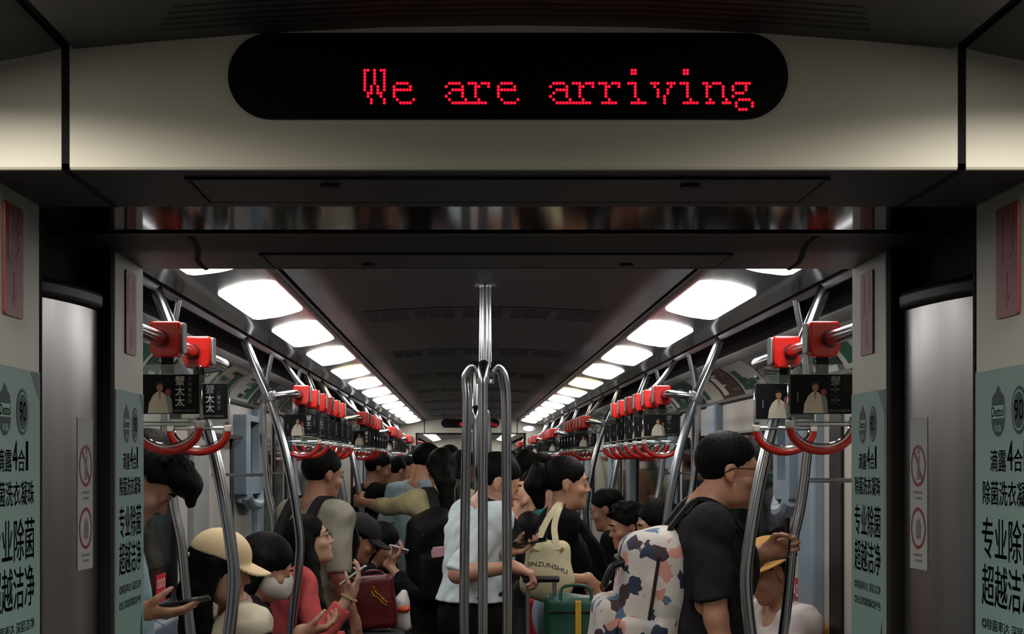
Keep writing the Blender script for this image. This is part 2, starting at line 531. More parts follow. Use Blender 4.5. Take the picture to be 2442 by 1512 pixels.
            m2.poly([W(.05, 1.12, E), W(wid - .05 * k, 1.18, E), W(wid - .06 * k, 1.0, E), W(.02, 1.0, E)], 2)
            m2.build('lettering', [navy_m, logo_m, mint_m, mat('grey leaf print', (104, 134, 140), .6)], t, smooth=False)
            # sign
            sg = thing('extinguisher_sign', (s * PW, (q0 + q1) / 2, 1.83), 'dark red fire extinguisher sign on %s jamb of the %s gangway, %s frame' % (side, which, fr), 'sign')
            cu = (wid / 2) + (-.0 if s < 0 else .0)
            m2 = MB()
            cs = W(cu, 1.92)
            m2.prism(rrect(cs, ux, ZU, .1, .188, .006), n * .003)
            m2.build('sign_plate', sign_m, sg, smooth=False)
            m2 = MB(); e = .0035
            m2.poly(rrect(W(cu - .026, 1.955, e), ux, ZU, .017, .08, .006), 0)
            m2.poly(rrect(W(cu - .026, 2.0, e), ux, ZU, .01, .012, .003), 0)
            for q in range(3):
                pts = [W(cu + .012 + .018 * math.sin(tt * 3), 1.922 + .025 * q + .038 * tt, e) for tt in (0, .25, .5, .75, 1)]
                pts2 = [W(cu + .006 + .018 * math.sin(tt * 3), 1.928 + .025 * q + .036 * tt, e) for tt in (1, .75, .5, .25, 0)]
                m2.poly(pts + pts2, 0)
            m2.poly(rrect(W(cu, 1.878, e), ux, ZU, .006, .046, .002), 0)
            m2.poly([W(cu - .016, 1.868, e), W(cu, 1.842, e), W(cu + .016, 1.868, e), W(cu, 1.855, e)], 0)
            m2.build('pictogram', signw_m, sg, smooth=False)
portal(2.32, 0, 'near')
portal(22.4, 1, 'far')

# ------------------------------------------------------------------ LED message displays
GL = {
 'W': ['0 1 3 5 6', '0 3 6', '0 3 6', '0 3 6', '0 3 6', '0 2 4 6', '0 2 4 6', '1 2 4 5', '1 5', '2 6', '2 6'],
 'e': ['', '', '', '', '2 3 4 5', '1 6', '1 2 3 4 5 6', '1', '1', '2 7', '3 4 5 6'],
 'a': ['', '', '', '', '2 3 4 5', '1 6', '3 4 5 6', '2 6', '1 6', '2 7', '3 4 5 6 7 8'],
 'r': ['', '', '', '', '0 1 2 4 5 6', '2 3 6', '2', '2', '2', '3', '1 2 3 4 5'],
 'i': ['2 3', '2 3', '', '', '1 2 3', '3', '3', '3', '3', '4', '2 3 4 5 6'],
 'v': ['', '', '', '', '0 1 2 5 6 7', '1 6', '2 5', '2 5', '2 4', '4', '4'],
 'n': ['', '', '', '', '0 1 3 4 5', '1 2 6', '1 6', '1 6', '1 6', '2 7', '1 2 3 6 7 8'],
 'g': ['', '', '', '', '2 3 4 5 6', '1 5', '1 5', '2 3 4', '1', '3 4 5 6', '2 7', '2 7', '3 4 5'],
}
def display(Y0, shift, maxx, label):
    t = thing('message_display', (0, Y0, 2.12), label, 'display')
    zm, w, h = 2.1865, .877, .135
    m = MB(); m.prism(rrect((-.009, Y0, zm), XU, ZU, w, h, h / 2 - .001, 12), (0, -.005, 0))
    m.build('display_window', mat('black display window', (5, 5, 8), .3, spec=.2), t)
    m = MB()
    pit = .0051
    for ci, ch in enumerate('We are arriving'):
        for r, row in enumerate(GL.get(ch, [])):
            for c in row.split():
                x = -.2332 + (ci * 8 + int(c) + shift) * pit
                if x > maxx: continue
                z = 2.1952 - r * pit
                o = Vector((x, Y0 - .0052, z))
                rr = .0025
                ring = ellipse(o, XU, ZU, rr, rr, 10); ring2 = ellipse(o - YU * .0012, XU, ZU, rr * .7, rr * .7, 10)
                m.add(ring + ring2 + [o - YU * .0017], [(k, (k + 1) % 10, 10 + (k + 1) % 10, 10 + k) for k in range(10)] + [(10 + k, 10 + (k + 1) % 10, 20) for k in range(10)])
    m.build('message_dots', led_m, t)
display(2.32, 0, 9, 'black pill-shaped display reading We are arriving in red dots, on near lintel')
display(22.4, 13, .40, 'small black pill-shaped display with red letters on the far lintel')

t = thing('glowing_oval', (.93, 22.38, 2.14), 'small glowing steel-rimmed oval right of the far message display', 'lamp')  # bright oval modelled as a glowing disc in a steel rim
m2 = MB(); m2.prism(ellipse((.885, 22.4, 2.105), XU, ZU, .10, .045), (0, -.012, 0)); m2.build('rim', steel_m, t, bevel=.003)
m2 = MB(); m2.prism(ellipse((.87, 22.388, 2.10), XU, ZU, .06, .024), (0, -.003, 0)); m2.build('glowing_face', emit('small glowing face', (255, 255, 250), 2.0), t)
# ------------------------------------------------------------------ ceiling lamps
def lamp(y0, y1, s, label, group, m):
    t = thing('ceiling_lamp', (s * .85, (y0 + y1) / 2, 2.205), label, 'ceiling lamp', group)
    def zz(x): return zc(x) - .0095
    NX, NY = 8, 12
    x0, x1, R = .748, .952, .05
    def grid(x0, x1, y0, y1, R, drop):
        vs, fs = [], []
        for j in range(NY + 1):
            y = y0 + (y1 - y0) * (0.5 - 0.5 * math.cos(math.pi * j / NY))
            d = min(y - y0, y1 - y)
            ins = R - math.sqrt(max(R * R - (R - d) ** 2, 0)) if d < R else 0
            for i in range(NX + 1):
                u = i / NX
                x = x0 + ins + (x1 - x0 - 2 * ins) * u
                vs.append(Vector((s * x, y, zz(x) - drop * math.sin(math.pi * u) ** .5)))
        for j in range(NY):
            for i in range(NX):
                a = j * (NX + 1) + i
                fs.append((a, a + 1, a + NX + 2, a + NX + 1))
        return vs, fs
    m2 = MB(); m2.add(*grid(x0, x1, y0, y1, R, .006))
    m2.build('diffuser', m, t)
    if m is near_lamp_m:
        ld = bpy.data.lights.new('lamp_tube', 'AREA')
        ld.shape = 'RECTANGLE'; ld.size = x1 - x0; ld.size_y = y1 - y0
        ld.energy = NEAR_LAMP * math.pi * (x1 - x0) * (y1 - y0)
        ld.color = (1.0, .93, .80); ld.spread = math.radians(168)
        lo = link(bpy.data.objects.new('lamp_tube', ld))
        lo.parent = t
        lo.location = (0, 0, zc(.85) - .034 - 2.205)
    m2 = MB(); m2.add(*grid(x0 - .012, x1 + .012, y0 - .012, y1 + .012, R + .01, 0))
    o = m2.build('frame', side_m, t)
    for v in o.data.vertices: v.co.z += .0035
for s in (-1, 1):
    side = 'left' if s < 0 else 'right'
    for k in range(13):
        y0 = 3.72 + 1.45 * k
        dim = (s < 0 and k == 4) or (s > 0 and k in (5, 6))
        lamp(y0, y0 + 1.0, s, '%slit ceiling lamp panel, %s from the near gangway in %s row' % ('yellowish dim ' if dim else 'bright white ', ORD[k], side), 'lamp panels along the car ceiling', dim_m if dim else lamp_m)
    for k in range(11):
        y0 = 24.3 + 1.45 * k
        lamp(y0, y0 + 1.0, s, 'lit ceiling lamp panel in the car beyond the far gangway, %s of %s row' % (ORD[k], side), 'lamp panels of the farthest car', lamp_m)
    for k in range(2):
        y0 = 1.04 - 1.45 * k
        lamp(y0, y0 + 1.0, s, 'lit ceiling lamp panel of the nearest car, %s before the gangway in %s row' % (ORD[k], side), 'lamp panels of the nearest car', near_lamp_m)

# ceiling vents
for k in range(7):
    y0 = 6.54 + 2.35 * k
    t = thing('ceiling_vent', (0, y0 + .2, 2.27), 'row of dark air slots across the ceiling, %s from the near gangway' % ORD[k], 'ceiling vent', 'air vents along the ceiling')
    m2 = MB()
    n = 20
    xs = [-.53 + 1.06 * i / n for i in range(n + 1)]
    m2.add([Vector((x, y, zc(x) - .0125)) for y in (y0 - .06, y0 + .46) for x in xs], [(i, i + 1, n + 2 + i, n + 1 + i) for i in range(n)])
    o = m2.build('vent_panel', ceil_m, t)
    m2 = MB()
    for g in range(5):
        for q in range(3):
            xc = -.43 + .215 * g + (q - 1) * .062
            m2.add([Vector((x, y, zc(x) - .0135)) for y in (y0, y0 + .4) for x in (xc - .026, xc + .026)], [(0, 1, 3, 2)])
    m2.build('air_slot', void_m, t)
t = thing('ceiling_vent', (0, 2.2, 2.27), 'long dark slot lines across the nearest ceiling above the message display', 'ceiling vent')
m2 = MB()
for k in range(5):
    y = 2.262 - .026 * k
    n = 16
    w = .545 - .01 * k
    m2.add([Vector((x, yy, zc(x) - .0115)) for yy in (y - .002, y + .002) for x in [-w + 2 * w * i / n for i in range(n + 1)]], [(i, i + 1, n + 2 + i, n + 1 + i) for i in range(n)])
m2.build('air_slot', void_m, t)

# ------------------------------------------------------------------ wall fittings
wn, dn = [0], [0]
def pillar(s, y0, y1, z0, z1, m=blue_m, dx=.05):
    mb = MB(); mb.span(s * (WALL - dx), s * (WALL + .01), y0, y1, z0, z1)
    return tag(mb.build(trim(), m, bevel=.015), kind='structure')
def window(s, y0, y1, z0=.95, z1=1.72):
    wn[0] += 1
    t = thing('window_%d' % wn[0], (s * WALL, (y0 + y1) / 2, z0), kind='structure')
    mb = MB(); mb.prism(rrect((s * (WALL + .012), (y0 + y1) / 2, (z0 + z1) / 2), YU, ZU, y1 - y0, z1 - z0, .07), (-s * .016, 0, 0))
    mb.build('pane', glass_m, t)
    mb = MB()
    rp = rrect((s * (WALL - .006), (y0 + y1) / 2, (z0 + z1) / 2), YU, ZU, y1 - y0, z1 - z0, .07)
    mb.tube(rp + [rp[0]], .014, 6)
    mb.build('gasket', black_m, t)
def door(s, y0, y1):
    dn[0] += 1
    t = thing('door_%d' % dn[0], (s * WALL, (y0 + y1) / 2, 0), kind='structure')
    ym = (y0 + y1) / 2
    for (p, q) in ((y0, ym - .012), (ym + .012, y1)):
        mb = MB(); mb.span(s * (WALL - .012), s * (WALL + .02), p, q, .02, 1.9)
        lf = mb.build('door_leaf', cream_m, t)
        ORG[lf.name] = ORG[t.name]
        mb = MB(); mb.prism(rrect((s * (WALL - .01), (p + q) / 2, 1.35), YU, ZU, (q - p) * .62, .8, .06), (-s * .006, 0, 0))
        mb.build('door_pane', glass_m, lf)
    mb = MB()
    for y in (y0 - .03, ym, y1 + .03):
        mb.span(s * (WALL - .025), s * (WALL + .01), y - .03, y + .03, 0, 1.92)
    mb.build('door_gasket', black_m, t)
# left side
pillar(-1, 7.05, 7.42, 0, 1.9, grey_m, .04)
pillar(-1, 7.42, 7.47, 0, 1.73, black_m, .03)
mb = MB(); mb.span(-WALL + .06, -WALL - .01, 7.2, 8.38, 1.715, 1.735); tag(mb.build(trim(), black_m), kind='structure')
pillar(-1, 8.30, 8.34, 0, 1.72, black_m, .02)
window(-1, 5.2, 6.7); window(-1, 3.75, 4.7)
def blue_frame(s, y0, y1, z0=1.40, z1=1.86):
    t = thing('call_panel_frame', (s * (WALL - .06), (y0 + y1) / 2, z0), 'pale blue metal frame round a dark glass slot on %s wall' % ('left' if s < 0 else 'right'), 'panel frame')
    mb = MB()
    o = Vector((s * (WALL - .075), (y0 + y1) / 2, (z0 + z1) / 2))
    w, h = y1 - y0, z1 - z0
    outer = rrect(o, YU, ZU, w, h, .02, 2); inner = rrect(o + ZU * .03, YU, ZU, w * .5, h * .72, .01, 2)
    n = len(outer); ax = Vector((s * .085, 0, 0))
    vs = outer + inner + [p + ax for p in outer] + [p + ax for p in inner]
    fs = []
    for k in range(n):
        j = (k + 1) % n
        fs += [(k, j, n + j, n + k), (2 * n + k, 3 * n + k, 3 * n + j, 2 * n + j), (k, 2 * n + k, 2 * n + j, j), (n + k, n + j, 3 * n + j, 3 * n + k)]
    mb.add(vs, fs); mb.build('frame', blue_m, t)
    mb = MB(); mb.prism([p + ax * .5 for p in inner], ax * .3); mb.build('pane', glass_m, t)
    mb = MB(); mb.tube(smooth_path([o + Vector((s * .01, -w * .42, -h * .5)), o + Vector((s * .005, -w * .2, -h * .62)), o + Vector((s * .01, w * .3, -h * .64)), o + Vector((s * .03, w * .45, -h * .5))]), .035, 10)
    mb.build('curved_foot', blue_m, t)
    return t
blue_frame(-1, 8.42, 9.12)
for k in range(4):
    y = 9.15 + 4.4 * k
    pillar(-1, y, y + .2, 0, 1.92)
    if y + 1.9 < 22: door(-1, y + .28, y + 1.55); pillar(-1, y + 1.62, y + 1.8, 0, 1.92)
    if k < 3: window(-1, y + 2.0, y + 3.6)
# right side
door(1, 4.3, 5.72)
pillar(1, 5.78, 5.94, 0, 1.92, black_m, .02)
pillar(1, 6.09, 6.36, 0, 1.92)
window(1, 6.75, 8.35, 1.0, 1.74)
for k in range(4):
    y = 8.5 + 4.4 * k
    pillar(1, y, y + .28, 0, 1.92)
    if y + 1.9 < 22: door(1, y + .36, y + 1.6); pillar(1, y + 1.7, y + 1.95, 0, 1.92)
    if k < 3: window(1, y + 2.1, y + 4.2)
blue_frame(1, 6.40, 6.74, 1.42, 1.80)
def wall_sign(s, y0, y1, z0, z1, label):
    t = thing('door_sign', (s * (WALL - .005), (y0 + y1) / 2, z0), label, 'sign')
    ux = YU if s < 0 else -YU
    n = Vector((-s, 0, 0))
    o = Vector((s * (WALL - .004), y0 if s < 0 else y1, z0))
    w, h = y1 - y0, z1 - z0
    mb = MB(); mb.prism([o, o + ux * w, o + ux * w + ZU * h, o + ZU * h], n * .002); mb.build('sign_plate', mat('bright red sign', (206, 34, 40), .5), t, smooth=False)
    mb = MB()
    for k in range(3):
        c = o + n * .003 + ux * (w * (.22 + .28 * k)) + ZU * (h * .68)
        A = ellipse(c, ux, ZU, w * .12, h * .17, 14); B = ellipse(c, ux, ZU, w * .07, h * .12, 14)
        mb.add(A + B, [(i, (i + 1) % 14, 14 + (i + 1) % 14, 14 + i) for i in range(14)])
    mb.add([o + n * .003 + ux * (w * a) + ZU * (h * b) for a, b in ((.12, .2), (.88, .2), (.88, .25), (.12, .25))], [(0, 1, 2, 3)])
    mb.build('print', white_m, t, smooth=False)
wall_sign(1, 6.4, 6.6, .9, 1.07, 'red sign with pale rings on the right wall beside the gripped pole')
wall_sign(-1, 6.3, 6.5, .98, 1.1, 'red sign with pale rings on the left wall behind the stooping man')

# adverts in the curved cove
rnd = random.Random(4)
mat('green advert ink', (40, 96, 76), .5)
ADV = [('white', (196, 196, 190)), ('green', (34, 84, 66)), ('brown', (92, 56, 44)), ('grey', (140, 140, 138)), ('cream', (204, 196, 178)), ('dark green', (28, 64, 52))]
def advert(s, y0, y1, kind, label):
    t = thing('cove_advert', (s * 1.32, (y0 + y1) / 2, 2.03), label, 'advert', 'advert cards in the ceiling cove')
    pr = [(x - .0075, z - .006) for x, z in COVE[1:]]
    pr = [(pr[0][0], pr[0][1])] + pr[1:]
    def sheet(u0, u1, v0, v1, e):
        n = 5
        vs = []
        for j in range(n + 1):
            q = (v0 + (v1 - v0) * j / n) * (len(pr) - 1)
            i = min(int(q), len(pr) - 2); f = q - i
            x = pr[i][0] + (pr[i + 1][0] - pr[i][0]) * f - e; z = pr[i][1] + (pr[i + 1][1] - pr[i][1]) * f - e
            for u in (u0, u1): vs.append(Vector((s * x, y0 + (y1 - y0) * u, z)))
        return vs, [(2 * j, 2 * j + 1, 2 * j + 3, 2 * j + 2) for j in range(n)]
    nm, rgb = ADV[kind]
    mb = MB(); mb.add(*sheet(0, 1, 0, 1, 0))
    mb.build('card', mat('%s advert card' % nm, rgb, .35), t)
    mb = MB()
    light = kind in (0, 3, 4)
    for q in range(rnd.randint(3, 6)):
        a = rnd.uniform(.05, .6); b = rnd.uniform(.08, .8)
        mb.add(*sheet(a, a + rnd.uniform(.08, .35), b, min(.95, b + rnd.uniform(.04, .16)), .0012 + .0003 * q), mi=rnd.randint(0, 2))
    mb.add(*sheet(.66, .9, .2, .8, .0012), mi=0)
    mb.build('print', [mat('advert print a', (60, 66, 66) if light else (188, 190, 182), .5) if False else (MATS['green advert ink'] if light else white_m), greyprint_m, MATS['dark green logo print'] if light else MATS['mint logo print']], t)
for s in (-1, 1):
    y = 4.3; k = 0
    while y < 21.6:
        w = rnd.choice([.45, .62, .62, .8])
        kk = [1, 0, 5, 3, 0, 2, 4, 1][k % 8] if s > 0 else [0, 2, 0, 1, 3, 1, 4, 0, 5, 3][k % 10]
        advert(s, y, y + w - .02, kk, '%s advert card in the %s ceiling cove, %s along from near gangway' % (ADV[kk][0], 'left' if s < 0 else 'right', (ORD + ['%dth' % i for i in range(14, 60)])[k]))
        y += w; k += 1
# ------------------------------------------------------------------ grab rails, poles and hanging straps
POST = [(1.092, 2.155), (1.03, 2.0), (.975, 1.874), (.915, 1.68), (.87, 1.48), (.842, 1.3), (.834, 1.2), (.843, 1.08), (.865, .9), (.88, .7), (.89, .5), (.895, .3), (.895, 0)]
RX, RZ = .86, 1.90
def post_path(s, y, dx):
    return smooth_path([(s * (w - dx * min(1, (2.155 - z) / .25)), y, z) for w, z in POST], 5)
def bay(s, ya, yb, dx, label, first=True, mid=True):
    t = thing('grab_rail', (s * RX, (ya + yb) / 2, 0), label, 'grab rail', 'overhead grab rails on bowed posts')
    rx = RX - dx
    for y in ([ya] if first else []) + [yb]:
        mb = MB(); mb.tube(post_path(s, y, dx), .0205, 14); mb.build('post', steel_m, t)
        mb = MB(); mb.tube([(s * (.985 - dx), y, 1.90), (s * (.97 - dx), y, 1.862)], .031, 12); mb.tube([(s * (.975 - dx), y, 1.885), (s * (.945 - dx), y, 1.888)], .026, 12)
        mb.build('bracket', strip_m, t, bevel=.003)
    pts = []
    if first: pts += [(s * (.97 - dx), ya, 1.887), (s * (rx + .04), ya, 1.893), (s * (rx + .008), ya + .012, 1.898), (s * rx, ya + .05, RZ)]
    else: pts += [(s * rx, ya, RZ)]
    pts += [(s * rx, ya + (yb - ya) * k / 6, RZ) for k in range(1, 6)]
    pts += [(s * rx, yb - .05, RZ), (s * (rx + .008), yb - .012, 1.898), (s * (rx + .04), yb, 1.893), (s * (.97 - dx), yb, 1.887)]
    mb = MB(); mb.tube(pts, .018, 14); mb.build('rail', steel_m, t)
    if mid:
        ym = (ya + yb) / 2 + .1
        mb = MB(); mb.tube(smooth_path([(s * 1.09, ym, 2.155), (s * (1.0 - dx * .5), ym, 2.03), (s * (rx + .03), ym, 1.93), (s * rx, ym, RZ)], 4), .013, 10)
        mb.build('hanger', steel_m, t)
LB = [(3.52, 4.84, 0, False), (6.77, 9.4, 0, True), (10.3, 12.7, .035, True), (14.6, 16.9, .02, True), (18.9, 21.1, .02, True)]
RB = [(3.52, 4.80, 0, False), (6.77, 9.45, 0, True), (11.2, 13.5, .0, True), (15.3, 17.5, .0, True), (19.3, 21.3, .0, True)]
WHERE = {-1: ['just inside near gangway', 'above person in grey tee', 'near the beige sleeved arm', 'over the pale blue tee', 'by the far gangway'],
         1: ['above person with glasses', 'over seated people facing left', 'above the cream tote bag', 'over the bald head', 'by the far gangway']}
for s, B in ((-1, LB), (1, RB)):
    for i, (ya, yb, dx, fr) in enumerate(B):
        bay(s, ya, yb, dx, 'steel grab rail with bowed posts on the %s side, %s' % ('left' if s < 0 else 'right', WHERE[s][i]), fr, mid=i > 0)
DOORPOLE = [(1.092, 2.155), (1.125, 1.95), (1.13, 1.7), (1.105, 1.45), (1.075, 1.3), (1.05, 1.05), (1.01, .78), (.94, .52), (.9, .3), (.895, 0)]
for s in (-1, 1):
    for y, w in ((5.2, ('behind the stooping man' if s < 0 else 'gripped by the man with glasses')), (7.7, 'beside the second rail bay'), (9.0, 'at the end of second rail bay')):
        t = thing('grab_pole', (s * 1.13, y, 0), 'slim bowed steel grab pole by the %s wall, %s' % ('left' if s < 0 else 'right', w), 'grab pole')
        mb = MB(); mb.tube(smooth_path([(s * q, y, z) for q, z in DOORPOLE], 5), .0185, 12); mb.build('tube', steel_m, t)
        mb = MB(); mb.tube([(s * .895, y, .03), (s * .895, y, 0)], .035, 12); mb.build('foot_flange', steel_m, t)
        mb = MB(); mb.tube([(s * 1.117, y, 1.52), (s * 1.40, y, 1.52)], .008, 10); mb.build('wall_strut', steel_m, t)

def strap_proto(s):
    """one hanging strap, built round the rail centre; s is the side of the car"""
    t = thing('hanging_strap', (0, 0, 0), 'x', 'hanging strap')
    a = -s                       # aisle side
    bx = a * .012
    mb = MB()
    pts = [(bx - .036, 0, .046), (bx + .036, 0, .046), (bx + .040, 0, .036), (bx + .040, 0, -.026), (bx + .030, 0, -.046), (bx - .030, 0, -.046), (bx - .040, 0, -.026), (bx - .040, 0, .036)]
    mb.prism([(x, -.031, z) for x, _, z in pts], (0, .062, 0))
    mb.build('clamp_block', red_m, t, bevel=.006)
    mb = MB()
    xo = bx + a * .041
    mb.prism(rrect((xo, 0, .004), YU, ZU, .052, .078, .008), (a * .005, 0, 0)); mb.build('end_cap', greyface_m, t, bevel=.0015)
    mb = MB(); mb.tube([(bx * 0, -.0325, 0), (0, .0325, 0)], .0235, 14); mb.build('rail_bush', mat('dark red bush', (120, 18, 16), .4), t)
    mb = MB(); mb.span(bx - .016, bx + .016, -.004, .004, -.088, -.04); mb.build('webbing', web_m, t, bevel=.002)
    # acrylic holder
    mb = MB(); c = (bx, -.005, -.14)
    mb.prism(rrect(c, XU, ZU, .178, .152, .012), (0, .010, 0)); mb.build('advert_holder', clear_m, t, smooth=True)
    mb = MB()
    for q in (-1, 1):
        for z in (-.074, -.206):
            mb.tube([(bx + q * .079, -.0065, z), (bx + q * .079, .0065, z)], .0042, 10)
    mb.build('holder_screw', black_m, t)
    # printed card, figure in an ivory suit and the shop lettering
    mb = MB(); Y0 = -.0058
    def q3(pts, mi, e): mb.poly([(bx + x, Y0 - .0003 * e, z - .14) for x, z in pts][::-1], mi)
    mb.span(bx - .083, bx + .083, -.0056, .0056, -.14 - .052, -.14 + .050, 0)
    q3([(-.05, -.05), (-.047, -.025), (-.038, -.006), (-.028, .004), (-.02, .006), (-.012, .004), (-.002, -.004), (.004, -.02), (.008, -.05)], 1, 1)
    q3([(-.022, .004), (-.019, -.02), (-.016, .004)], 2, 2)
    q3([(x * .0085 - .019, z * .0115 + .017) for x, z in [(math.cos(2 * math.pi * k / 14), math.sin(2 * math.pi * k / 14)) for k in range(14)]], 2, 2)
    q3([(-.029, .017), (-.0295, .026), (-.024, .032), (-.015, .032), (-.0095, .026), (-.0095, .018), (-.012, .023), (-.018, .025), (-.026, .022)], 3, 3)
    q3([(.003 + x * .0075, .004 + z * .0095) for x, z in [(math.cos(2 * math.pi * k / 12), math.sin(2 * math.pi * k / 12)) for k in range(12)]], 4, 2)
    q3([(-.004, -.008), (.006, -.004), (.012, -.016), (.014, -.05), (.004, -.05)], 5, 2)
    q3([(-.066, -.02), (-.063, -.02), (-.063, .004), (-.066, .004)], 6, 1)
    for k, ch in enumerate('蟹太太'):
        put_text(mb, ch, (bx + .021, Y0 - .0004, -.14 + .022 - .027 * k), XU, ZU, .024, .024, 7, .02)
    for k, ch in enumerate('大闸蟹就送'):
        put_text(mb, ch, (bx + .053, Y0 - .0004, -.14 + .034 - .0145 * k), XU, ZU, .0115, .0115, 6, .01)
    put_text(mb, '全国连锁 大闸蟹专卖', (bx + .012, Y0 - .0004, -.14 - .047), XU, ZU, .06, .007, 6)
    mb.build('advert_card', [cardblack_m, suit_m, skinprint_m, black_m, mat('brown skin print', (150, 84, 62), .6), greyface_m, greyprint_m, white_m], t, smooth=False)
    # clear bow and red grip
    def arc(w, d, z0, n=18):
        return [(bx + w * math.cos(math.pi + math.pi * k / n), 0, z0 + d * math.sin(math.pi + math.pi * k / n)) for k in range(n + 1)]
    mb = MB(); mb.tube([(bx - .079, 0, -.20)] + arc(.076, .054, -.222) + [(bx + .079, 0, -.20)], .0075, 10)
    mb.tube([(bx - .08, 0, -.218), (bx + .08, 0, -.218)], .0065, 10)
    mb.build('clear_bow', bow_m, t)
    mb = MB(); mb.tube(arc(.083, .064, -.224), .0105, 12); mb.build('red_grip', redgrip_m, t)
    for q in (-1, 1):
        mb = MB(); mb.tube([(bx + q * .083, 0, -.229), (bx + q * .083, 0, -.209)], .0122, 12)
        mb.build('grip_end', pearl_m, t, bevel=.003)
    return t
rs = random.Random(2)
for s, B in ((-1, LB), (1, RB)):
    proto = strap_proto(s); used = False
    side = 'left' if s < 0 else 'right'
    for i, (ya, yb, dx, fr) in enumerate(B):
        ys = [3.83, 4.28] if i == 0 else [ya + .2 + (.40 if i == 1 else .36) * k for k in range(6 if i < 4 else 5)]
        for k, y in enumerate(ys):
            lab = 'red strap with dark advert card on %s rail, %s along %s' % (side, ORD[k], WHERE[s][i])
            loc = (s * (RX - dx), y, RZ)
            if not used:
                o = proto; o.location = loc; o['label'] = lab; o['group'] = 'hanging straps with advert cards'; used = True
            else:
                o = dup(proto, loc, lab, 'hanging straps with advert cards')
            o.rotation_euler = (rs.uniform(-.02, .02), 0, 0)
    # a few straps of the car beyond
    for k in range(4):
        dup(proto, (s * RX, 24.6 + .45 * k, RZ), 'tiny red strap on %s rail beyond the far gangway, %s along' % (side, ORD[k]), 'straps beyond the far gangway')
    t = thing('grab_rail', (s * RX, 25.2, RZ), 'steel rail with red straps beyond the far gangway on the %s' % side, 'grab rail')
    mb = MB(); mb.tube([(s * RX, 24.3, RZ), (s * RX, 26.6, RZ)], .018, 10); mb.build('rail', steel_m, t)
    mb = MB(); mb.tube([(s * 1.09, 24.35, 2.155), (s * RX, 24.35, RZ)], .015, 8); mb.tube([(s * 1.09, 26.55, 2.155), (s * RX, 26.55, RZ)], .015, 8); mb.build('hanger', steel_m, t)

# three-branched centre poles
for k, (y, lab) in enumerate(((5.7, 'tall steel three-branched pole in the middle of the aisle, nearest'), (10.1, 'steel three-branched aisle pole right behind the nearest one'), (14.5, 'steel three-branched aisle pole deep in the crowd'), (18.9, 'steel three-branched aisle pole by the far gangway'))):
    t = thing('branched_pole', (0, y, 0), lab, 'grab pole', 'branched poles along the aisle')
    for ang in (-97, 32, 150):
        u = Vector((math.cos(math.radians(ang)), math.sin(math.radians(ang)), 0))
        o = Vector((0, y, 0))
        R1 = {-97: .085, 32: .096, 150: .080}[ang]; R2 = R1 + (.013 if ang == 150 else .004)
        mb = MB(); mb.tube([o + u * .013 + ZU * 2.272, o + u * .013 + ZU * 1.95], .0125, 12); mb.build('upper_tube', steel_m, t)
        mb = MB()
        mb.tube(smooth_path([o + u * r + ZU * z for r, z in ((.018, 1.89), (.026, 1.935), (.045, 1.957), (.068, 1.945), (.085, 1.905), (R1, 1.82), (R1 + (R2 - R1) * .4, 1.6), (R2, 1.2), (R2, .9), (.075, .65), (.04, .48), (.02, .4))], 6), .0195, 14)
        mb.build('branch', steel_m, t)
    mb = MB(); mb.tube([(0, y, 1.935), (0, y, 1.905)], .034, 16); mb.build('collar', black_m, t, bevel=.006)
    mb = MB(); mb.tube([(0, y, .44), (0, y, 0)], .024, 12); mb.build('lower_stem', steel_m, t)
    mb = MB(); mb.tube([(0, y, 2.285), (0, y, 2.262)], .045, 16); mb.build('ceiling_flange', steel_m, t)
    mb = MB(); mb.tube([(0, y, .02), (0, y, 0)], .06, 16); mb.build('floor_flange', steel_m, t)

# benches
def bench(s, y0, y1, n, m, label, first=None):
    t = thing('bench_seat', (s * 1.15, (y0 + y1) / 2, 0), label, 'bench')
    w = (y1 - y0) / n
    for k in range(n):
        a = y0 + w * k
        mb = MB()
        pr = [(1.36, .93), (1.33, .95), (1.29, .93), (1.25, .6), (1.22, .5), (1.1, .46), (.97, .455), (.935, .44), (.94, .415), (.98, .42), (1.12, .43), (1.25, .44), (1.29, .5), (1.31, .6)]
        mb.prism([(s * x, a + .015, z) for x, z in pr], (0, w - .03, 0))
        mb.build('seat_shell', first if (first is not None and k == 0) else m, t, bevel=.012)
    mb = MB(); mb.span(s * 1.02, s * 1.38, y0 + .05, y1 - .05, 0, .42); mb.build('plinth', grey_m, t)
seat_m = mat('blue grey seat shell', (96, 112, 128), .45)
bench(-1, 5.0, 9.3, 9, seat_m, 'blue grey bench of moulded seats along the left wall')
bench(1, 5.82, 9.4, 7, seat_m, 'bench of moulded seats along the right wall with an orange end seat', orange_m)
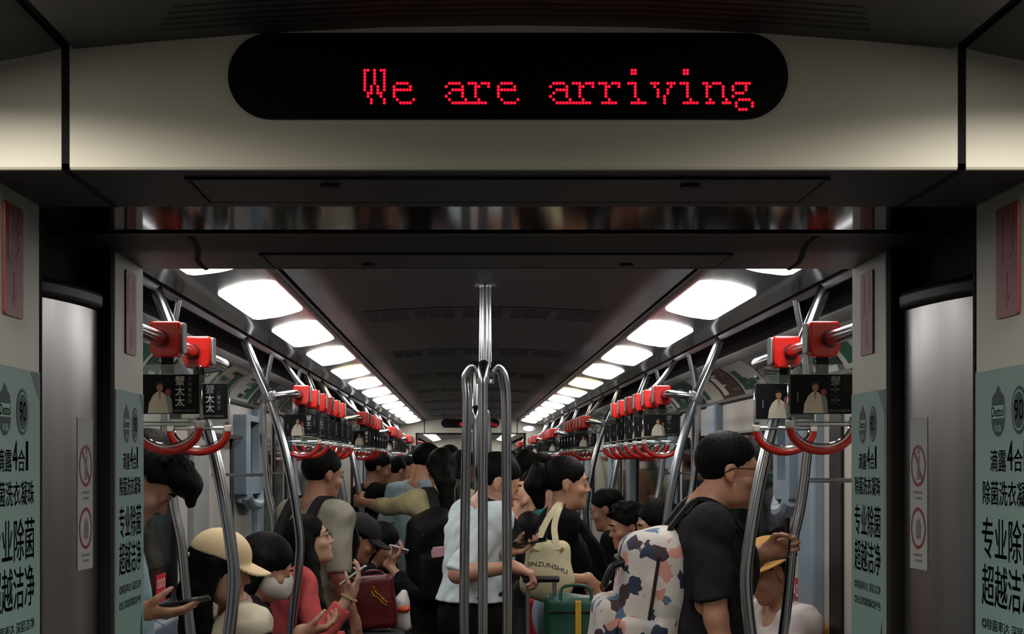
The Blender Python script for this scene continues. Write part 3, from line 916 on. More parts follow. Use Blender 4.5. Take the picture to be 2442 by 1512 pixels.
# ------------------------------------------------------------------ smooth bodies: distance fields turned into one skin each
class Field:
    def __init__(self, lo, hi, h):
        self.h = h
        self.lo = np.array(lo, float) - 2 * h
        n = np.ceil((np.array(hi, float) + 2 * h - self.lo) / h).astype(int) + 1
        self.f = np.full(n, 1.0, np.float32)
        self.ax = [self.lo[i] + h * np.arange(n[i]) for i in range(3)]
    def _sl(self, lo, hi):
        sl = []
        for i in range(3):
            a = max(0, int((lo[i] - self.lo[i]) / self.h)); b = min(self.f.shape[i], int((hi[i] - self.lo[i]) / self.h) + 2)
            if b - a < 1: return None, None
            sl.append(slice(a, b))
        P = (self.ax[0][sl[0]][:, None, None], self.ax[1][sl[1]][None, :, None], self.ax[2][sl[2]][None, None, :])
        return tuple(sl), P
    def op(self, fn, lo, hi, k=0.0, mode='add'):
        pad = max(k, 2 * self.h) + self.h
        sl, P = self._sl(np.array(lo) - pad, np.array(hi) + pad)
        if sl is None: return self
        d = fn(P).astype(np.float32)
        a = self.f[sl]
        if mode == 'add':
            r = np.minimum(a, d)
            if k > 0:
                t = np.maximum(k - np.abs(a - d), 0) / k
                r = r - t * t * k * .25
        else:                                        # cut
            d = -d
            r = np.maximum(a, d)
            if k > 0:
                t = np.maximum(k - np.abs(a - d), 0) / k
                r = r + t * t * k * .25
        self.f[sl] = r
        return self
    def cap(self, a, b, ra, rb=None, k=0.0, mode='add'):
        rb = ra if rb is None else rb
        a, b = np.array(a, float), np.array(b, float)
        ab = b - a; L2 = max(float(ab @ ab), 1e-12)
        R = max(ra, rb)
        def fn(P):
            x, y, z = P[0] - a[0], P[1] - a[1], P[2] - a[2]
            t = np.clip((x * ab[0] + y * ab[1] + z * ab[2]) / L2, 0, 1)
            return np.sqrt((x - t * ab[0]) ** 2 + (y - t * ab[1]) ** 2 + (z - t * ab[2]) ** 2) - (ra + (rb - ra) * t)
        return self.op(fn, np.minimum(a, b) - R, np.maximum(a, b) + R, k, mode)
    def ell(self, c, r, R=None, k=0.0, mode='add'):
        """ellipsoid; R holds the axes as columns"""
        c = np.array(c, float); r = np.array(r, float)
        M = np.eye(3) if R is None else np.array(R, float)
        def fn(P):
            x, y, z = P[0] - c[0], P[1] - c[1], P[2] - c[2]
            q = [(x * M[0, i] + y * M[1, i] + z * M[2, i]) / r[i] for i in range(3)]
            k0 = np.sqrt(q[0] ** 2 + q[1] ** 2 + q[2] ** 2)
            k1 = np.sqrt((q[0] / r[0]) ** 2 + (q[1] / r[1]) ** 2 + (q[2] / r[2]) ** 2)
            return k0 * (k0 - 1) / np.maximum(k1, 1e-6)
        m = r.max()
        return self.op(fn, c - m, c + m, k, mode)
    def rbox(self, c, half, rad, R=None, k=0.0, mode='add'):
        c = np.array(c, float); hb = np.array(half, float) - rad
        M = np.eye(3) if R is None else np.array(R, float)
        def fn(P):
            x, y, z = P[0] - c[0], P[1] - c[1], P[2] - c[2]
            q = [np.abs(x * M[0, i] + y * M[1, i] + z * M[2, i]) - hb[i] for i in range(3)]
            o = np.sqrt(np.maximum(q[0], 0) ** 2 + np.maximum(q[1], 0) ** 2 + np.maximum(q[2], 0) ** 2)
            return o + np.minimum(np.maximum(np.maximum(q[0], q[1]), q[2]), 0) - rad
        m = float(np.linalg.norm(half))
        return self.op(fn, c - m, c + m, k, mode)
    def plane_cut(self, p, n, lo=None, hi=None, k=0.0):
        """removes the half space on the side of n"""
        p = np.array(p, float); n = np.array(n, float); n = n / np.linalg.norm(n)
        lo = self.lo if lo is None else lo
        hi = np.array([a[-1] for a in self.ax]) if hi is None else hi
        return self.op(lambda P: -((P[0] - p[0]) * n[0] + (P[1] - p[1]) * n[1] + (P[2] - p[2]) * n[2]) , lo, hi, k, 'cut')
    def wrinkle(self, amp, fr, seed=0):
        r = np.random.RandomState(seed)
        x, y, z = self.ax[0][:, None, None], self.ax[1][None, :, None], self.ax[2][None, None, :]
        w = 0
        for i in range(3):
            a = r.uniform(-1, 1, 3) * fr; b = r.uniform(-1, 1, 3) * fr * .6
            w = w + np.sin(a[0] * x + a[1] * y + a[2] * z + 1.5 * np.sin(b[0] * x + b[1] * y + b[2] * z + i) + i)
        m = np.abs(self.f) < .1
        self.f = np.where(m, self.f + (amp * w / 1.6).astype(np.float32), self.f)
        return self
    def mesh(self):
        f = self.f
        s = f < 0
        nx, ny, nz = f.shape
        c = np.zeros((nx - 1, ny - 1, nz - 1), np.uint8)
        for dx in (0, 1):
            for dy in (0, 1):
                for dz in (0, 1):
                    c += s[dx:nx - 1 + dx, dy:ny - 1 + dy, dz:nz - 1 + dz]
        idx = np.argwhere((c > 0) & (c < 8))
        if len(idx) == 0: return np.zeros((0, 3)), np.zeros((0, 4), int)
        pos = np.zeros((len(idx), 3)); cnt = np.zeros(len(idx))
        corners = [np.array(q) for q in np.ndindex(2, 2, 2)]
        vals = {tuple(q): f[idx[:, 0] + q[0], idx[:, 1] + q[1], idx[:, 2] + q[2]] for q in corners}
        for q in corners:
            for ax in range(3):
                if q[ax] == 0:
                    q2 = q.copy(); q2[ax] = 1
                    a, b = vals[tuple(q)], vals[tuple(q2)]
                    m = (a < 0) != (b < 0)
                    t = np.where(m, a / np.where(m, a - b, 1), 0)
                    for j in range(3):
                        pos[:, j] += np.where(m, q[j] + (t if j == ax else 0), 0)
                    cnt += m
        v = (idx + pos / cnt[:, None]) * self.h + self.lo
        vid = np.full(c.shape, -1, np.int64)
        vid[idx[:, 0], idx[:, 1], idx[:, 2]] = np.arange(len(idx))
        quads = []
        for ax in range(3):
            o1, o2 = (ax + 1) % 3, (ax + 2) % 3
            sl = [slice(None)] * 3; sl2 = [slice(None)] * 3
            sl[ax] = slice(0, -1); sl2[ax] = slice(1, None)
            A, B = s[tuple(sl)], s[tuple(sl2)]
            e = np.argwhere(A != B)
            e = e[(e[:, o1] > 0) & (e[:, o2] > 0) & (e[:, o1] < f.shape[o1] - 1) & (e[:, o2] < f.shape[o2] - 1)]
            if len(e) == 0: continue
            ins = A[e[:, 0], e[:, 1], e[:, 2]]
            def g(d1, d2):
                q = e.copy(); q[:, o1] -= d1; q[:, o2] -= d2
                return vid[q[:, 0], q[:, 1], q[:, 2]]
            q = np.stack([g(1, 1), g(0, 1), g(0, 0), g(1, 0)], 1)
            q[~ins] = q[~ins][:, ::-1]
            quads.append(q)
        q = np.concatenate(quads)
        return v, q[(q >= 0).all(1)]
    def build(self, name, m, parent=None, loc=None, smooth_it=1):
        v, q = self.mesh()
        off = np.array(ORG[parent.name]) if parent is not None else np.array(loc if loc is not None else (0, 0, 0), float)
        me = bpy.data.meshes.new(name)
        if smooth_it and len(v):
            for _ in range(smooth_it):
                acc = np.zeros_like(v); n = np.zeros(len(v))
                for i in range(4):
                    a, b = q[:, i], q[:, (i + 1) % 4]
                    np.add.at(acc, a, v[b]); np.add.at(n, a, 1); np.add.at(acc, b, v[a]); np.add.at(n, b, 1)
                v = v * .5 + .5 * acc / np.maximum(n, 1)[:, None]
        me.vertices.add(len(v)); me.loops.add(q.size); me.polygons.add(len(q))
        me.vertices.foreach_set('co', (v - off).astype(np.float32).ravel())
        me.loops.foreach_set('vertex_index', q.astype(np.int32).ravel())
        me.polygons.foreach_set('loop_start', np.arange(0, q.size, 4, dtype=np.int32))
        me.polygons.foreach_set('use_smooth', np.ones(len(q), bool))
        me.materials.append(m)
        me.update(calc_edges=True)
        me.validate()
        o = link(bpy.data.objects.new(name, me))
        if parent is not None: o.parent = parent
        else: o.location = off
        ORG[o.name] = Vector(off)
        return o

def A3(v): return np.array((v[0], v[1], v[2]), float)
def nrm(v):
    v = np.array(v, float); return v / max(np.linalg.norm(v), 1e-9)

def ik(s, w, l1, l2, hint):
    s, w = A3(s), A3(w)
    d = w - s; L = np.linalg.norm(d)
    L = min(L, (l1 + l2) * .995)
    dn = nrm(d)
    w2 = s + dn * L
    a = (l1 * l1 - l2 * l2 + L * L) / (2 * L)
    hgt = math.sqrt(max(l1 * l1 - a * a, 0))
    h = np.array(hint, float); h = nrm(h - dn * (h @ dn))
    return s + dn * a + h * hgt, w2

def hand(fl, w, d, n, th, S, curl, spread=1.0):
    """palm, four fingers and a thumb: w wrist, d pointing, n palm normal, th thumb side"""
    d = nrm(d); n = nrm(np.array(n, float) - d * (np.array(n, float) @ d)); t = nrm(np.array(th, float) - d * (np.array(th, float) @ d) - n * (np.array(th, float) @ n))
    base = w
    offs = (.030, .010, -.010, -.028); kn = (.084, .088, .084, .076); ln = (.92, 1.0, .94, .76)
    fl.cap(w - d * .01 * S, w + d * .03 * S, .024 * S, .026 * S, k=.02)
    for i in range(4):
        K = w + (d * kn[i] + t * offs[i] * spread) * S
        fl.cap(w + (d * .015 + t * offs[i] * .55) * S, K, .0135 * S, .0115 * S, k=.012)
        p = K; a = 0.0
        for j, (l, r0, r1) in enumerate(((.042, .0098, .009), (.026, .009, .0082), (.021, .0082, .0068))):
            a += curl[min(i, len(curl) - 1)] * (1.0, 1.15, .8)[j]
            q = p + (d * math.cos(a) + n * math.sin(a)) * l * ln[i] * S
            fl.cap(p, q, r0 * S, r1 * S, k=.004)
            p = q
    tb = w + (d * .022 + t * .022 + n * .006) * S
    t1 = tb + nrm(d * .62 + t * .62 + n * .45) * .042 * S
    tcurl = curl[-1] if len(curl) > 4 else .35
    t2 = t1 + nrm(d * .8 + t * (.35 - tcurl * .5) + n * (.3 + tcurl)) * .03 * S
    t3 = t2 + nrm(d * .85 + t * (.1 - tcurl * .6) + n * (.35 + tcurl)) * .024 * S
    fl.cap(w + (d * .012 + t * .012) * S, tb, .017 * S, .015 * S, k=.012)
    fl.cap(tb, t1, .0145 * S, .0115 * S, k=.008); fl.cap(t1, t2, .011 * S, .0095 * S, k=.004); fl.cap(t2, t3, .0095 * S, .0075 * S, k=.003)

SKIN = {}
def skin(rgb):
    if rgb not in SKIN:
        g = sum(rgb) / 3
        c = tuple(min(255, (x * .84 + g * .16) * 1.07) for x in rgb)
        SKIN[rgb] = mat('skin %d' % len(SKIN), c, .46, var=.12, scale=14, spec=.4)
    return SKIN[rgb]
hair_m = mat('black hair', (8, 7, 7), .62, bump=.8, scale=110, var=.3, stretch=(1, 1, .1), spec=.12)
greyhair_m = mat('thin grey hair', (120, 112, 104), .5, bump=.5, scale=90, stretch=(1, 1, .2))

def person(label, hx, hy, Y, S=1.0, yaw=90, pitch=0, hyaw=None, roll=0, tyaw=None, seated=False, lean=0.0, sl=0.0, h=.011, tone=(196, 146, 116),
           bulk=1.0, sw=.175, hair='short', hairm=None, shirt=None, sleeve=.6, collar=.066, hem=None, trousers=(34, 36, 42), R=None, L=None, group=None,
           neckfix=None, shirtbump=.25, extras=None, wr=.0055, face=True, skirt=None, hairlen=.34, lock=None, vneck=False, tuft=.008, female=False):
    hc = A3(P(hx, hy, Y))
    hyaw = yaw if hyaw is None else hyaw
    tyaw = yaw if tyaw is None else tyaw
    def fr(a):
        a = math.radians(a)
        return np.array((math.sin(a), math.cos(a), 0)), np.array((math.cos(a), -math.sin(a), 0))
    Z = np.array((0, 0, 1.0))
    fh, rh = fr(hyaw)
    ft, rt = fr(tyaw)
    p = math.radians(pitch)
    Fv = fh * math.cos(p) - Z * math.sin(p); Uv = fh * math.sin(p) + Z * math.cos(p); Rv = rh
    if roll:
        q = math.radians(roll)
        Rv, Uv = Rv * math.cos(q) + Uv * math.sin(q), Uv * math.cos(q) - Rv * math.sin(q)
    HM = np.stack([Rv, Fv, Uv], 1)
    H = lambda x, y, z: hc + S * (x * Rv + y * Fv + z * Uv)
    TM = np.stack([rt, ft, Z], 1)
    nb = hc - fh * (.03 + .075 * math.sin(p)) * S - Z * (.120 + .012 * math.cos(p)) * S
    if neckfix is not None: nb = A3(neckfix)
    up = nrm(Z + ft * lean + rt * sl)
    TMl = np.stack([rt, nrm(ft - up * (ft @ up)), up], 1)
    T = lambda x, y, z: nb + S * (x * TMl[:, 0] + y * TMl[:, 1] + z * up)
    pel = T(0, 0, -.50)
    if seated: pel[2] = min(max(pel[2], .53), .62)
    sh = {q: T(q * sw, -.005, -.06) for q in (-1, 1)}
    arms = {}
    for q, spec in ((1, R), (-1, L)):
        if spec is None:
            if seated:
                wpt = pel + ft * .36 * S + rt * q * .10 + Z * .13
                spec = dict(w=wpt, d=ft - Z * .3 - rt * q * .5, n=-Z, th=-rt * q, curl=(.35,) * 5)
            else:
                wpt = sh[q] + rt * q * .05 + ft * .06 - Z * .50 * S
                spec = dict(w=wpt, d=-Z + ft * .15, n=-rt * q, th=ft, curl=(.35,) * 5)
        hint = spec.get('hint', -ft * .6 - Z * .7 + rt * q * .35)
        e, w = ik(sh[q], A3(spec['w']), .29 * S, .255 * S, hint)
        arms[q] = (e, w, spec)
    # bounds
    pts = [hc + .16 * S, hc - .16 * S, pel + .22, pel - .22, sh[1] + .1, sh[-1] - .1, sh[1] - .1, sh[-1] + .1]
    for q in arms: pts += [arms[q][0] + .07, arms[q][0] - .07, arms[q][1] + .2 * S, arms[q][1] - .2 * S]
    if seated:
        knee = {q: pel + ft * .42 * S + rt * q * .10 for q in (-1, 1)}
        for q in knee: knee[q][2] = .50
        ank = {q: knee[q] - Z * .42 + ft * .03 for q in (-1, 1)}
        hip = {q: pel + rt * q * .085 * S for q in (-1, 1)}
    else:
        hip = {q: pel + rt * q * .085 * S - Z * .04 for q in (-1, 1)}
        base = np.array((pel[0], pel[1], 0)) + ft * lean * .1
        ank = {q: base + rt * q * .11 + ft * .06 * q + Z * .085 for q in (-1, 1)}
        knee = {q: hip[q] * .5 + ank[q] * .5 + ft * .03 for q in (-1, 1)}
    for q in (-1, 1): pts += [ank[q] + ft * .2 + .05, ank[q] - .12 - ft * .1, knee[q] + .1, knee[q] - .1]
    pts = np.array(pts)
    lo, hi = pts.min(0), pts.max(0); lo[2] = min(lo[2], 0)
    fl = Field(lo, hi, h)
    # torso, limbs
    B = bulk
    def torso(fl, g, k):
        fl.ell(T(0, -.005, -.20), ((.150 * B + g) * S, (.105 * B + g) * S, .19 * S), TMl, k)
        fl.ell(T(0, .0, -.36), ((.132 * B + g) * S, (.100 * B + g) * S, .16 * S), TMl, k)
        fl.ell(pel + Z * .02, ((.152 * B + g) * S, (.115 * B + g) * S, (.13 + g) * S), TM, k)
        for q in (-1, 1):
            fl.cap(T(q * .03, -.012, -.012), sh[q], (.044 + g * .6) * S, (.047 + g * .8) * S, k * .9)
            fl.cap(T(q * .09, -.03, -.13), sh[q], (.07 + g * .6) * S, (.05 + g * .8) * S, k)
            if female: fl.ell(T(q * .065, .072 * B, -.22), ((.055 + g) * S, (.04 + g) * S, (.055 + g) * S), TMl, k)
    torso(fl, 0, .05)
    for q in (-1, 1):
        e, w, spec = arms[q]
        fl.cap(sh[q], e, .046 * S * (B * .5 + .5), .037 * S, .03)
        m = e * .7 + w * .3
        fl.cap(e, m, .037 * S, .036 * S, .02); fl.cap(m, w, .036 * S, .024 * S, .015)
        fl.cap(hip[q], knee[q], .078 * S, .054 * S, .04); fl.cap(knee[q], ank[q], .052 * S, .036 * S, .03)
        toe = ank[q] + ft * .15; toe[2] = .032; heel = ank[q] - ft * .045; heel[2] = .038
        fl.cap(heel, toe, .036, .030, .02)
    # neck and head
    fl.cap(H(0, -.022, -.055), T(0, -.004, .0), (.055 if not female else .044) * S, (.063 if not female else .049) * S, .025)
    if True:
        s = S
        fl.ell(H(0, -.012, .036), (.076 * s, .096 * s, .087 * s), HM, .01)
        fl.ell(H(0, .026, -.036), (.058 * s, .066 * s, .076 * s), HM, .03)
        fl.ell(H(0, .03, -.085), (.043 * s, .045 * s, .03 * s), HM, .03)
        fl.cap(H(0, .074, -.100), H(0, .070, -.096), .017 * s, .017 * s, .03)
        if face:
            fl.cap(H(-.034, .078, .026), H(.034, .078, .026), .012 * s, None, .018)
            for q in (-1, 1):
                fl.ell(H(q * .032, .100, .004), (.017 * s, .014 * s, .012 * s), HM, .012, 'cut')
                fl.ell(H(q * .031, .081, .004), (.0125 * s, .0115 * s, .0105 * s), HM, .003)
                fl.cap(H(q * .020, .0925, .0105), H(q * .044, .083, .009), .0042 * s, None, .004)
                fl.ell(H(q * .042, .060, -.028), (.022 * s, .02 * s, .02 * s), HM, .02)
                fl.ell(H(q * .011, .097, -.031), (.008 * s, .009 * s, .0065 * s), HM, .006)
            fl.cap(H(0, .088, .010), H(0, .1075, -.027), .0072 * s, .0092 * s, .010)
            fl.cap(H(-.017, .087, -.056), H(.017, .087, -.056), .0062 * s, None, .008)
            fl.cap(H(0, .092, -.055), H(0, .092, -.056), .006 * s, None, .006)
            fl.cap(H(-.014, .086, -.068), H(.014, .086, -.068), .0068 * s, None, .008)
            fl.cap(H(-.024, .095, -.0625), H(.024, .095, -.0625), .0022 * s, None, .003, 'cut')
        for q in (-1, 1):
            fl.ell(H(q * .077, -.012, -.004), (.008 * s, .0175 * s, .029 * s), HM, .008)
            fl.ell(H(q * .087, -.007, .003), (.0075 * s, .0105 * s, .017 * s), HM, .003, 'cut')
            fl.ell(H(q * .075, -.004, -.032), (.007 * s, .009 * s, .009 * s), HM, .005)
    for q in (-1, 1):
        e, w, spec = arms[q]
        hand(fl, w, spec['d'], spec['n'], spec['th'], S * spec.get('hs', 1.0), spec.get('curl', (.35,) * 5), spec.get('spread', 1.0))
    body = fl.build('person', skin(tone), None, (float(pel[0]), float(pel[1]), 0))
    tag(body, label, 'person', group)
    # ---------------- clothes
    tr = Field(np.minimum(lo, pel - .3), hi, max(h, .011))
    g = .016
    tr.ell(pel + Z * .02, ((.152 * B + g) * S, (.115 * B + g) * S, (.14 + g) * S), TM, .03)
    for q in (-1, 1):
        tr.cap(hip[q], knee[q], .096 * S, .074 * S, .05); tr.cap(knee[q], ank[q] + Z * .02, .072 * S, .06 * S, .03)
    if skirt:
        for q in (-1, 1): tr.cap(pel, ank[q] * .75 + pel * .25, .12, .16, .05)
    tr.plane_cut(ank[1] - Z * .02, (0, 0, -1))
    tr.wrinkle(.003, 40, 7)
    tr.build('trousers' if not skirt else 'skirt', mat('cloth %s' % (trousers,), trousers, .9, bump=.2, scale=160, spec=.12), body)
    shoe = Field(lo, hi * np.array((1, 1, 0)) + np.array((0, 0, .2)), .012)
    for q in (-1, 1):
        toe = ank[q] + ft * .16; toe[2] = .045; heel = ank[q] - ft * .05; heel[2] = .05
        shoe.cap(heel, toe, .046, .042, .02); shoe.cap(heel + Z * .03, ank[q], .045, .045, .02)
    shoe.plane_cut((0, 0, .001), (0, 0, -1))
    shoe.build('shoes', mat('dark shoe', (40, 40, 42), .6), body)
    if shirt is not None:
        st = Field(lo, hi, h)
        g = .017
        torso(st, g, .055)
        hemz = (pel[2] - .10 * S) if hem is None else hem
        st.cap(T(0, 0, -.3), pel - Z * (.06 if not seated else .0), (.125 * B) * S, (.140 * B) * S, .06)
        for q in (-1, 1):
            e, w, spec = arms[q]
            if sleeve <= 0:
                continue
            if sleeve <= 1:
                end = sh[q] * (1 - sleeve) + e * sleeve
                st.cap(sh[q], end, .060 * S * (B * .5 + .5), .055 * S * (B * .5 + .5), .03)
                st.op((lambda P, end=end, dd=nrm(e - sh[q]), sp=sh[q]: np.maximum(-((P[0] - end[0]) * dd[0] + (P[1] - end[1]) * dd[1] + (P[2] - end[2]) * dd[2]), np.sqrt((P[0] - end[0]) ** 2 + (P[1] - end[1]) ** 2 + (P[2] - end[2]) ** 2) - .09 * S)), end - .1, end + .1, 0.006, 'cut')
            else:
                end = e * (2 - sleeve) + w * (sleeve - 1)
                st.cap(sh[q], e, .062 * S, .052 * S, .03); st.cap(e, end, .052 * S, .042 * S, .02)
                dd = nrm(w - e)
                st.op((lambda P, end=end, dd=dd: np.maximum(-((P[0] - end[0]) * dd[0] + (P[1] - end[1]) * dd[1] + (P[2] - end[2]) * dd[2]), np.sqrt((P[0] - end[0]) ** 2 + (P[1] - end[1]) ** 2 + (P[2] - end[2]) ** 2) - .08)), end - .09, end + .09, .006, 'cut')
        if sleeve <= 0:
            for q in (-1, 1): st.ell(sh[q] + rt * q * .035 * S, (.055 * S, .09 * S, .10 * S), TMl, .01, 'cut')
        st.wrinkle(wr, 34, int(hx) % 97); st.wrinkle(wr * .35, 85, int(hx) % 89)
        st.cap(T(0, -.004, .005), H(0, 0, -.04), collar * S, collar * 1.15 * S, .012, 'cut')
        st.cap(T(0, .04, .0), T(0, .11, -.02), collar * .8 * S, collar * .8 * S, .012, 'cut')
        if vneck: st.cap(T(0, .06, -.0), T(0, .15, -.15), .05 * S, .022 * S, .01, 'cut')
        st.plane_cut((0, 0, hemz), (0, 0, -1))
        sm = shirt if not isinstance(shirt, tuple) else mat('cloth %s' % (shirt,), shirt, .9, bump=shirtbump, scale=220, var=.06, spec=.12)
        st.build('shirt', sm, body)
    # ---------------- hair
    hm = hairm or hair_m
    hh = min(h, .007) if h < .013 else h
    if hair != 'bald':
        L0 = .17 * S if hair in ('short', 'tuft') else .3 * S
        lo2 = hc - np.array((.2, .2, .2)) * S; hi2 = hc + np.array((.2, .2, .2)) * S
        if hair in ('long', 'bob', 'ponytail', 'lowpony'): lo2[2] -= hairlen * S; lo2[:2] -= .12; hi2[:2] += .12
        hf = Field(lo2, hi2, hh)
        s = S
        grow = .0 if hair != 'tuft' else tuft
        hf.ell(H(0, -.015, .042), ((.0815 + grow) * s, (.103 + grow) * s, (.0935 + grow) * s), HM)
        if hair in ('short', 'tuft', 'ponytail', 'lowpony'):
            pn = Uv * -1.0 + Fv * .42
            hf.plane_cut(H(0, -.01, -.012 if hair in ('short', 'tuft') else -.03), -(Uv - Fv * .78), k=.01)
        if hair == 'tuft':
            r = np.random.RandomState(int(hx))
            for i in range(46):
                a = r.uniform(-math.pi, math.pi); b = r.uniform(.15, 1.25)
                u = np.array((math.sin(a) * math.sin(b), math.cos(a) * math.sin(b), math.cos(b)))
                q = H(u[0] * .084, u[1] * .1 - .012, u[2] * .092 + .042); q2 = q + HM @ (u * .022 + np.array((0, .014, -.006))) * s
                hf.cap(q, q2, .016 * s, .006 * s, .012)
        if hair in ('long', 'bob'):
            ln = .13 if hair == 'bob' else .16
            for q in (-1, 1):
                hf.cap(H(q * .068, -.03, .02), H(q * .072, -.035, -ln), .034 * s, .026 * s, .03)
            hf.cap(H(0, -.075, .02), H(0, -.08, -.10), .055 * s, .05 * s, .04)
            if hair == 'long':
                b0 = H(0, -.08, -.10); b1 = A3(T(0, -.14 * B, -.12)) ; b2 = A3(T(0, -.15 * B, -.12)) - Z * (hairlen - .18)
                for q in (-1, 0, 1):
                    o = rt * q * .045 * s
                    hf.cap(b0 + o, b1 + o * 1.3, .046 * s, .045 * s, .03); hf.cap(b1 + o * 1.3, b2 + o * 1.1, .042 * s, .022 * s, .03)
        if lock is not None:
            a0, a1, a2, a3 = H(lock * .072, -.02, .0), H(lock * .085, -.02, -.10), T(lock * .165, .09, -.15), T(lock * .13, .175 * B, -.50)
            hf.cap(a0, a1, .034 * s, .038 * s, .02); hf.cap(a1, a2, .04 * s, .045 * s, .03); hf.cap(a2, a3, .046 * s, .028 * s, .03)
        if hair == 'ponytail':
            k0, k1, k2, k3 = H(0, -.100, .05), H(0, -.135, .055), H(0, -.150, -.01), H(0, -.125, -hairlen * .45)
            hf.cap(k0, k1, .024 * s, .036 * s, .01); hf.cap(k1, k2, .040 * s, .050 * s, .02); hf.cap(k2, k3, .050 * s, .026 * s, .02)
        if hair == 'lowpony':
            k0, k1, k2 = H(0, -.085, -.03), H(0, -.12, -.09), A3(T(0, -.15, -.05)) - Z * hairlen
            hf.cap(k0, k1, .05 * s, .046 * s, .03); hf.cap(k1, k2, .052 * s, .022 * s, .02)
            for q in (-1, 1): hf.cap(H(q * .06, -.02, .02), k1 + rt * q * .03, .034 * s, .03 * s, .03)
        # face opening and ears
        hf.ell(H(0, .115, -.045), (.078 * s, .085 * s, .118 * s), HM, .012, 'cut')
        hf.ell(H(0, .10, -.12), (.075 * s, .085 * s, .10 * s), HM, .01, 'cut')
        if hair in ('short', 'tuft', 'ponytail', 'lowpony'):
            for q in (-1, 1): hf.ell(H(q * .083, -.004, -.014), (.03 * s, .028 * s, .036 * s), HM, .008, 'cut')
        if hair == 'tuft' and tuft > .01:
            hf.ell(H(0, .085, .082), (.072 * s, .062 * s, .046 * s), HM, .02)
            for q in (-.04, 0, .04): hf.cap(H(q, .11, .085), H(q * 1.1, .148, .045), .026 * s, .012 * s, .015)
        # strands
        x, y, z = np.meshgrid(*hf.ax, indexing='ij', sparse=True)
        lx = ((x - hc[0]) * Rv[0] + (y - hc[1]) * Rv[1] + (z - hc[2]) * Rv[2]) / s
        ly = ((x - hc[0]) * Fv[0] + (y - hc[1]) * Fv[1] + (z - hc[2]) * Fv[2]) / s
        az = np.arctan2(lx, ly + .02)
        hf.f = (hf.f + (.0012 * np.sin(az * 22 + 3 * np.sin(z * 26 + 1)) + .0011 * np.sin(az * 41 + 2 * np.sin(z * 17))) * s).astype(np.float32)
        hf.build('hair', hm, body)
    # ---------------- face details
    if face and h < .0125:
        mb = MB()
        for q in (-1, 1):
            mb.tube([H(q * .016, .0965, .027), H(q * .03, .0945, .032), H(q * .047, .083, .026)], [.003 * S, .0036 * S, .0018 * S], 8)
        mb.build('eyebrow', hair_m, body)
        mb = MB()
        for q in (-1, 1):
            o = Vector(H(q * .031, .0915, .003)); 
            mb.poly(ellipse(o, Vector(Rv), Vector(Uv), .008 * S, .0032 * S, 10))
            mb.tube([H(q * .0215, .0925, .0035), H(q * .031, .0945, .0062), H(q * .042, .0865, .003)], .0012 * S, 5)
        mb.build('eye', mat('dark eye', (22, 16, 14), .2), body)
    info = dict(hc=hc, H=H, HM=HM, T=T, TM=TMl, S=S, pel=pel, sh=sh, arms=arms, nb=nb, ft=ft, rt=rt, fh=fh, rh=rh, Fv=Fv, Uv=Uv, Rv=Rv, B=B, body=body)
    return info

def glasses(I, m=None):
    H, S = I['H'], I['S']
    mb = MB()
    for q in (-1, 1):
        o = Vector(H(q * .033, .108, .003))
        e = ellipse(o, Vector(I['Rv']), Vector(I['Uv']), .025 * S, .017 * S, 20)
        mb.tube(e + [e[0]], .0016 * S, 6)
        mb.tube([H(q * .058, .105, .010), H(q * .078, .06, .012), H(q * .085, -.005, .010), H(q * .084, -.03, -.006)], .0019 * S, 6)
    mb.tube([H(-.009, .112, .006), H(0, .116, .008), H(.009, .112, .006)], .0016 * S, 6)
    return mb.build('glasses', m or black_m, I['body'])

def straps(I, m, w=.028, skip=0, sides=(-1, 1)):
    """backpack straps over the shoulders, hugging the chest"""
    T, S, B = I['T'], I['S'], I['B']
    for q in sides:
        pts = [T(q * .085, -.145 * B - .01, -.16), T(q * .09, -.11, -.05), T(q * .095, -.04, .028), T(q * .10, .055, -.005), T(q * .115, .125 * B, -.12), T(q * .125, .13 * B, -.25), T(q * .15, .07, -.36), T(q * .15, -.06, -.40)]
        c = smooth_path(pts[skip:], 5)
        mb = MB(); vs = []
        axis = Vector(I['TM'][:, 0])
        for i, p in enumerate(c):
            a = c[max(i - 1, 0)]; b = c[min(i + 1, len(c) - 1)]
            t = (b - a).normalized(); sd = (axis - t * axis.dot(t)).normalized(); n = t.cross(sd)
            ww = w if i < len(c) * .65 else w * .5
            vs += [p + sd * ww + n * .007, p - sd * ww + n * .007, p - sd * ww - n * .007, p + sd * ww - n * .007]
        fs = []
        for i in range(len(c) - 1):
            for k in range(4):
                fs.append((4 * i + k, 4 * i + (k + 1) % 4, 4 * i + 4 + (k + 1) % 4, 4 * i + 4 + k))
        mb.add(vs, fs)
        yield mb
# ------------------------------------------------------------------ the passengers
DARK = (36, 36, 40)
def arr(*a): return np.array(a, float)

# man with glasses and patterned backpack, right
gp = arr(1.064, 5.2, 1.29)
A = person('person in charcoal t-shirt and glasses gripping the slim pole on the right', 1738, 1124, 5.25, 1.07, yaw=88, pitch=4, tyaw=92, lean=.06, h=.006, tone=(188, 130, 100),
           bulk=1.16, hair='short', shirt=(46, 45, 49), sleeve=.80, neckfix=A3(P(1738, 1124, 5.25)) + arr(-.080, 0, -.128), trousers=(40, 42, 48),
           L=dict(w=gp + arr(-.085, .040, -.03), d=(1, 0, .28), n=(0, -1, 0), th=(0, 0, 1), curl=(.85, .9, .92, .95, .7), hint=(.1, -.2, -1)),
           R=dict(w=A3(P(1738, 1124, 5.25)) + arr(-.03, -.26, -.78), d=(.25, 0, -1), n=(0, 1, 0), th=(1, 0, 0), curl=(.4, .45, .5, .55, .3), hint=(-.6, -.4, 0)))
glasses(A)
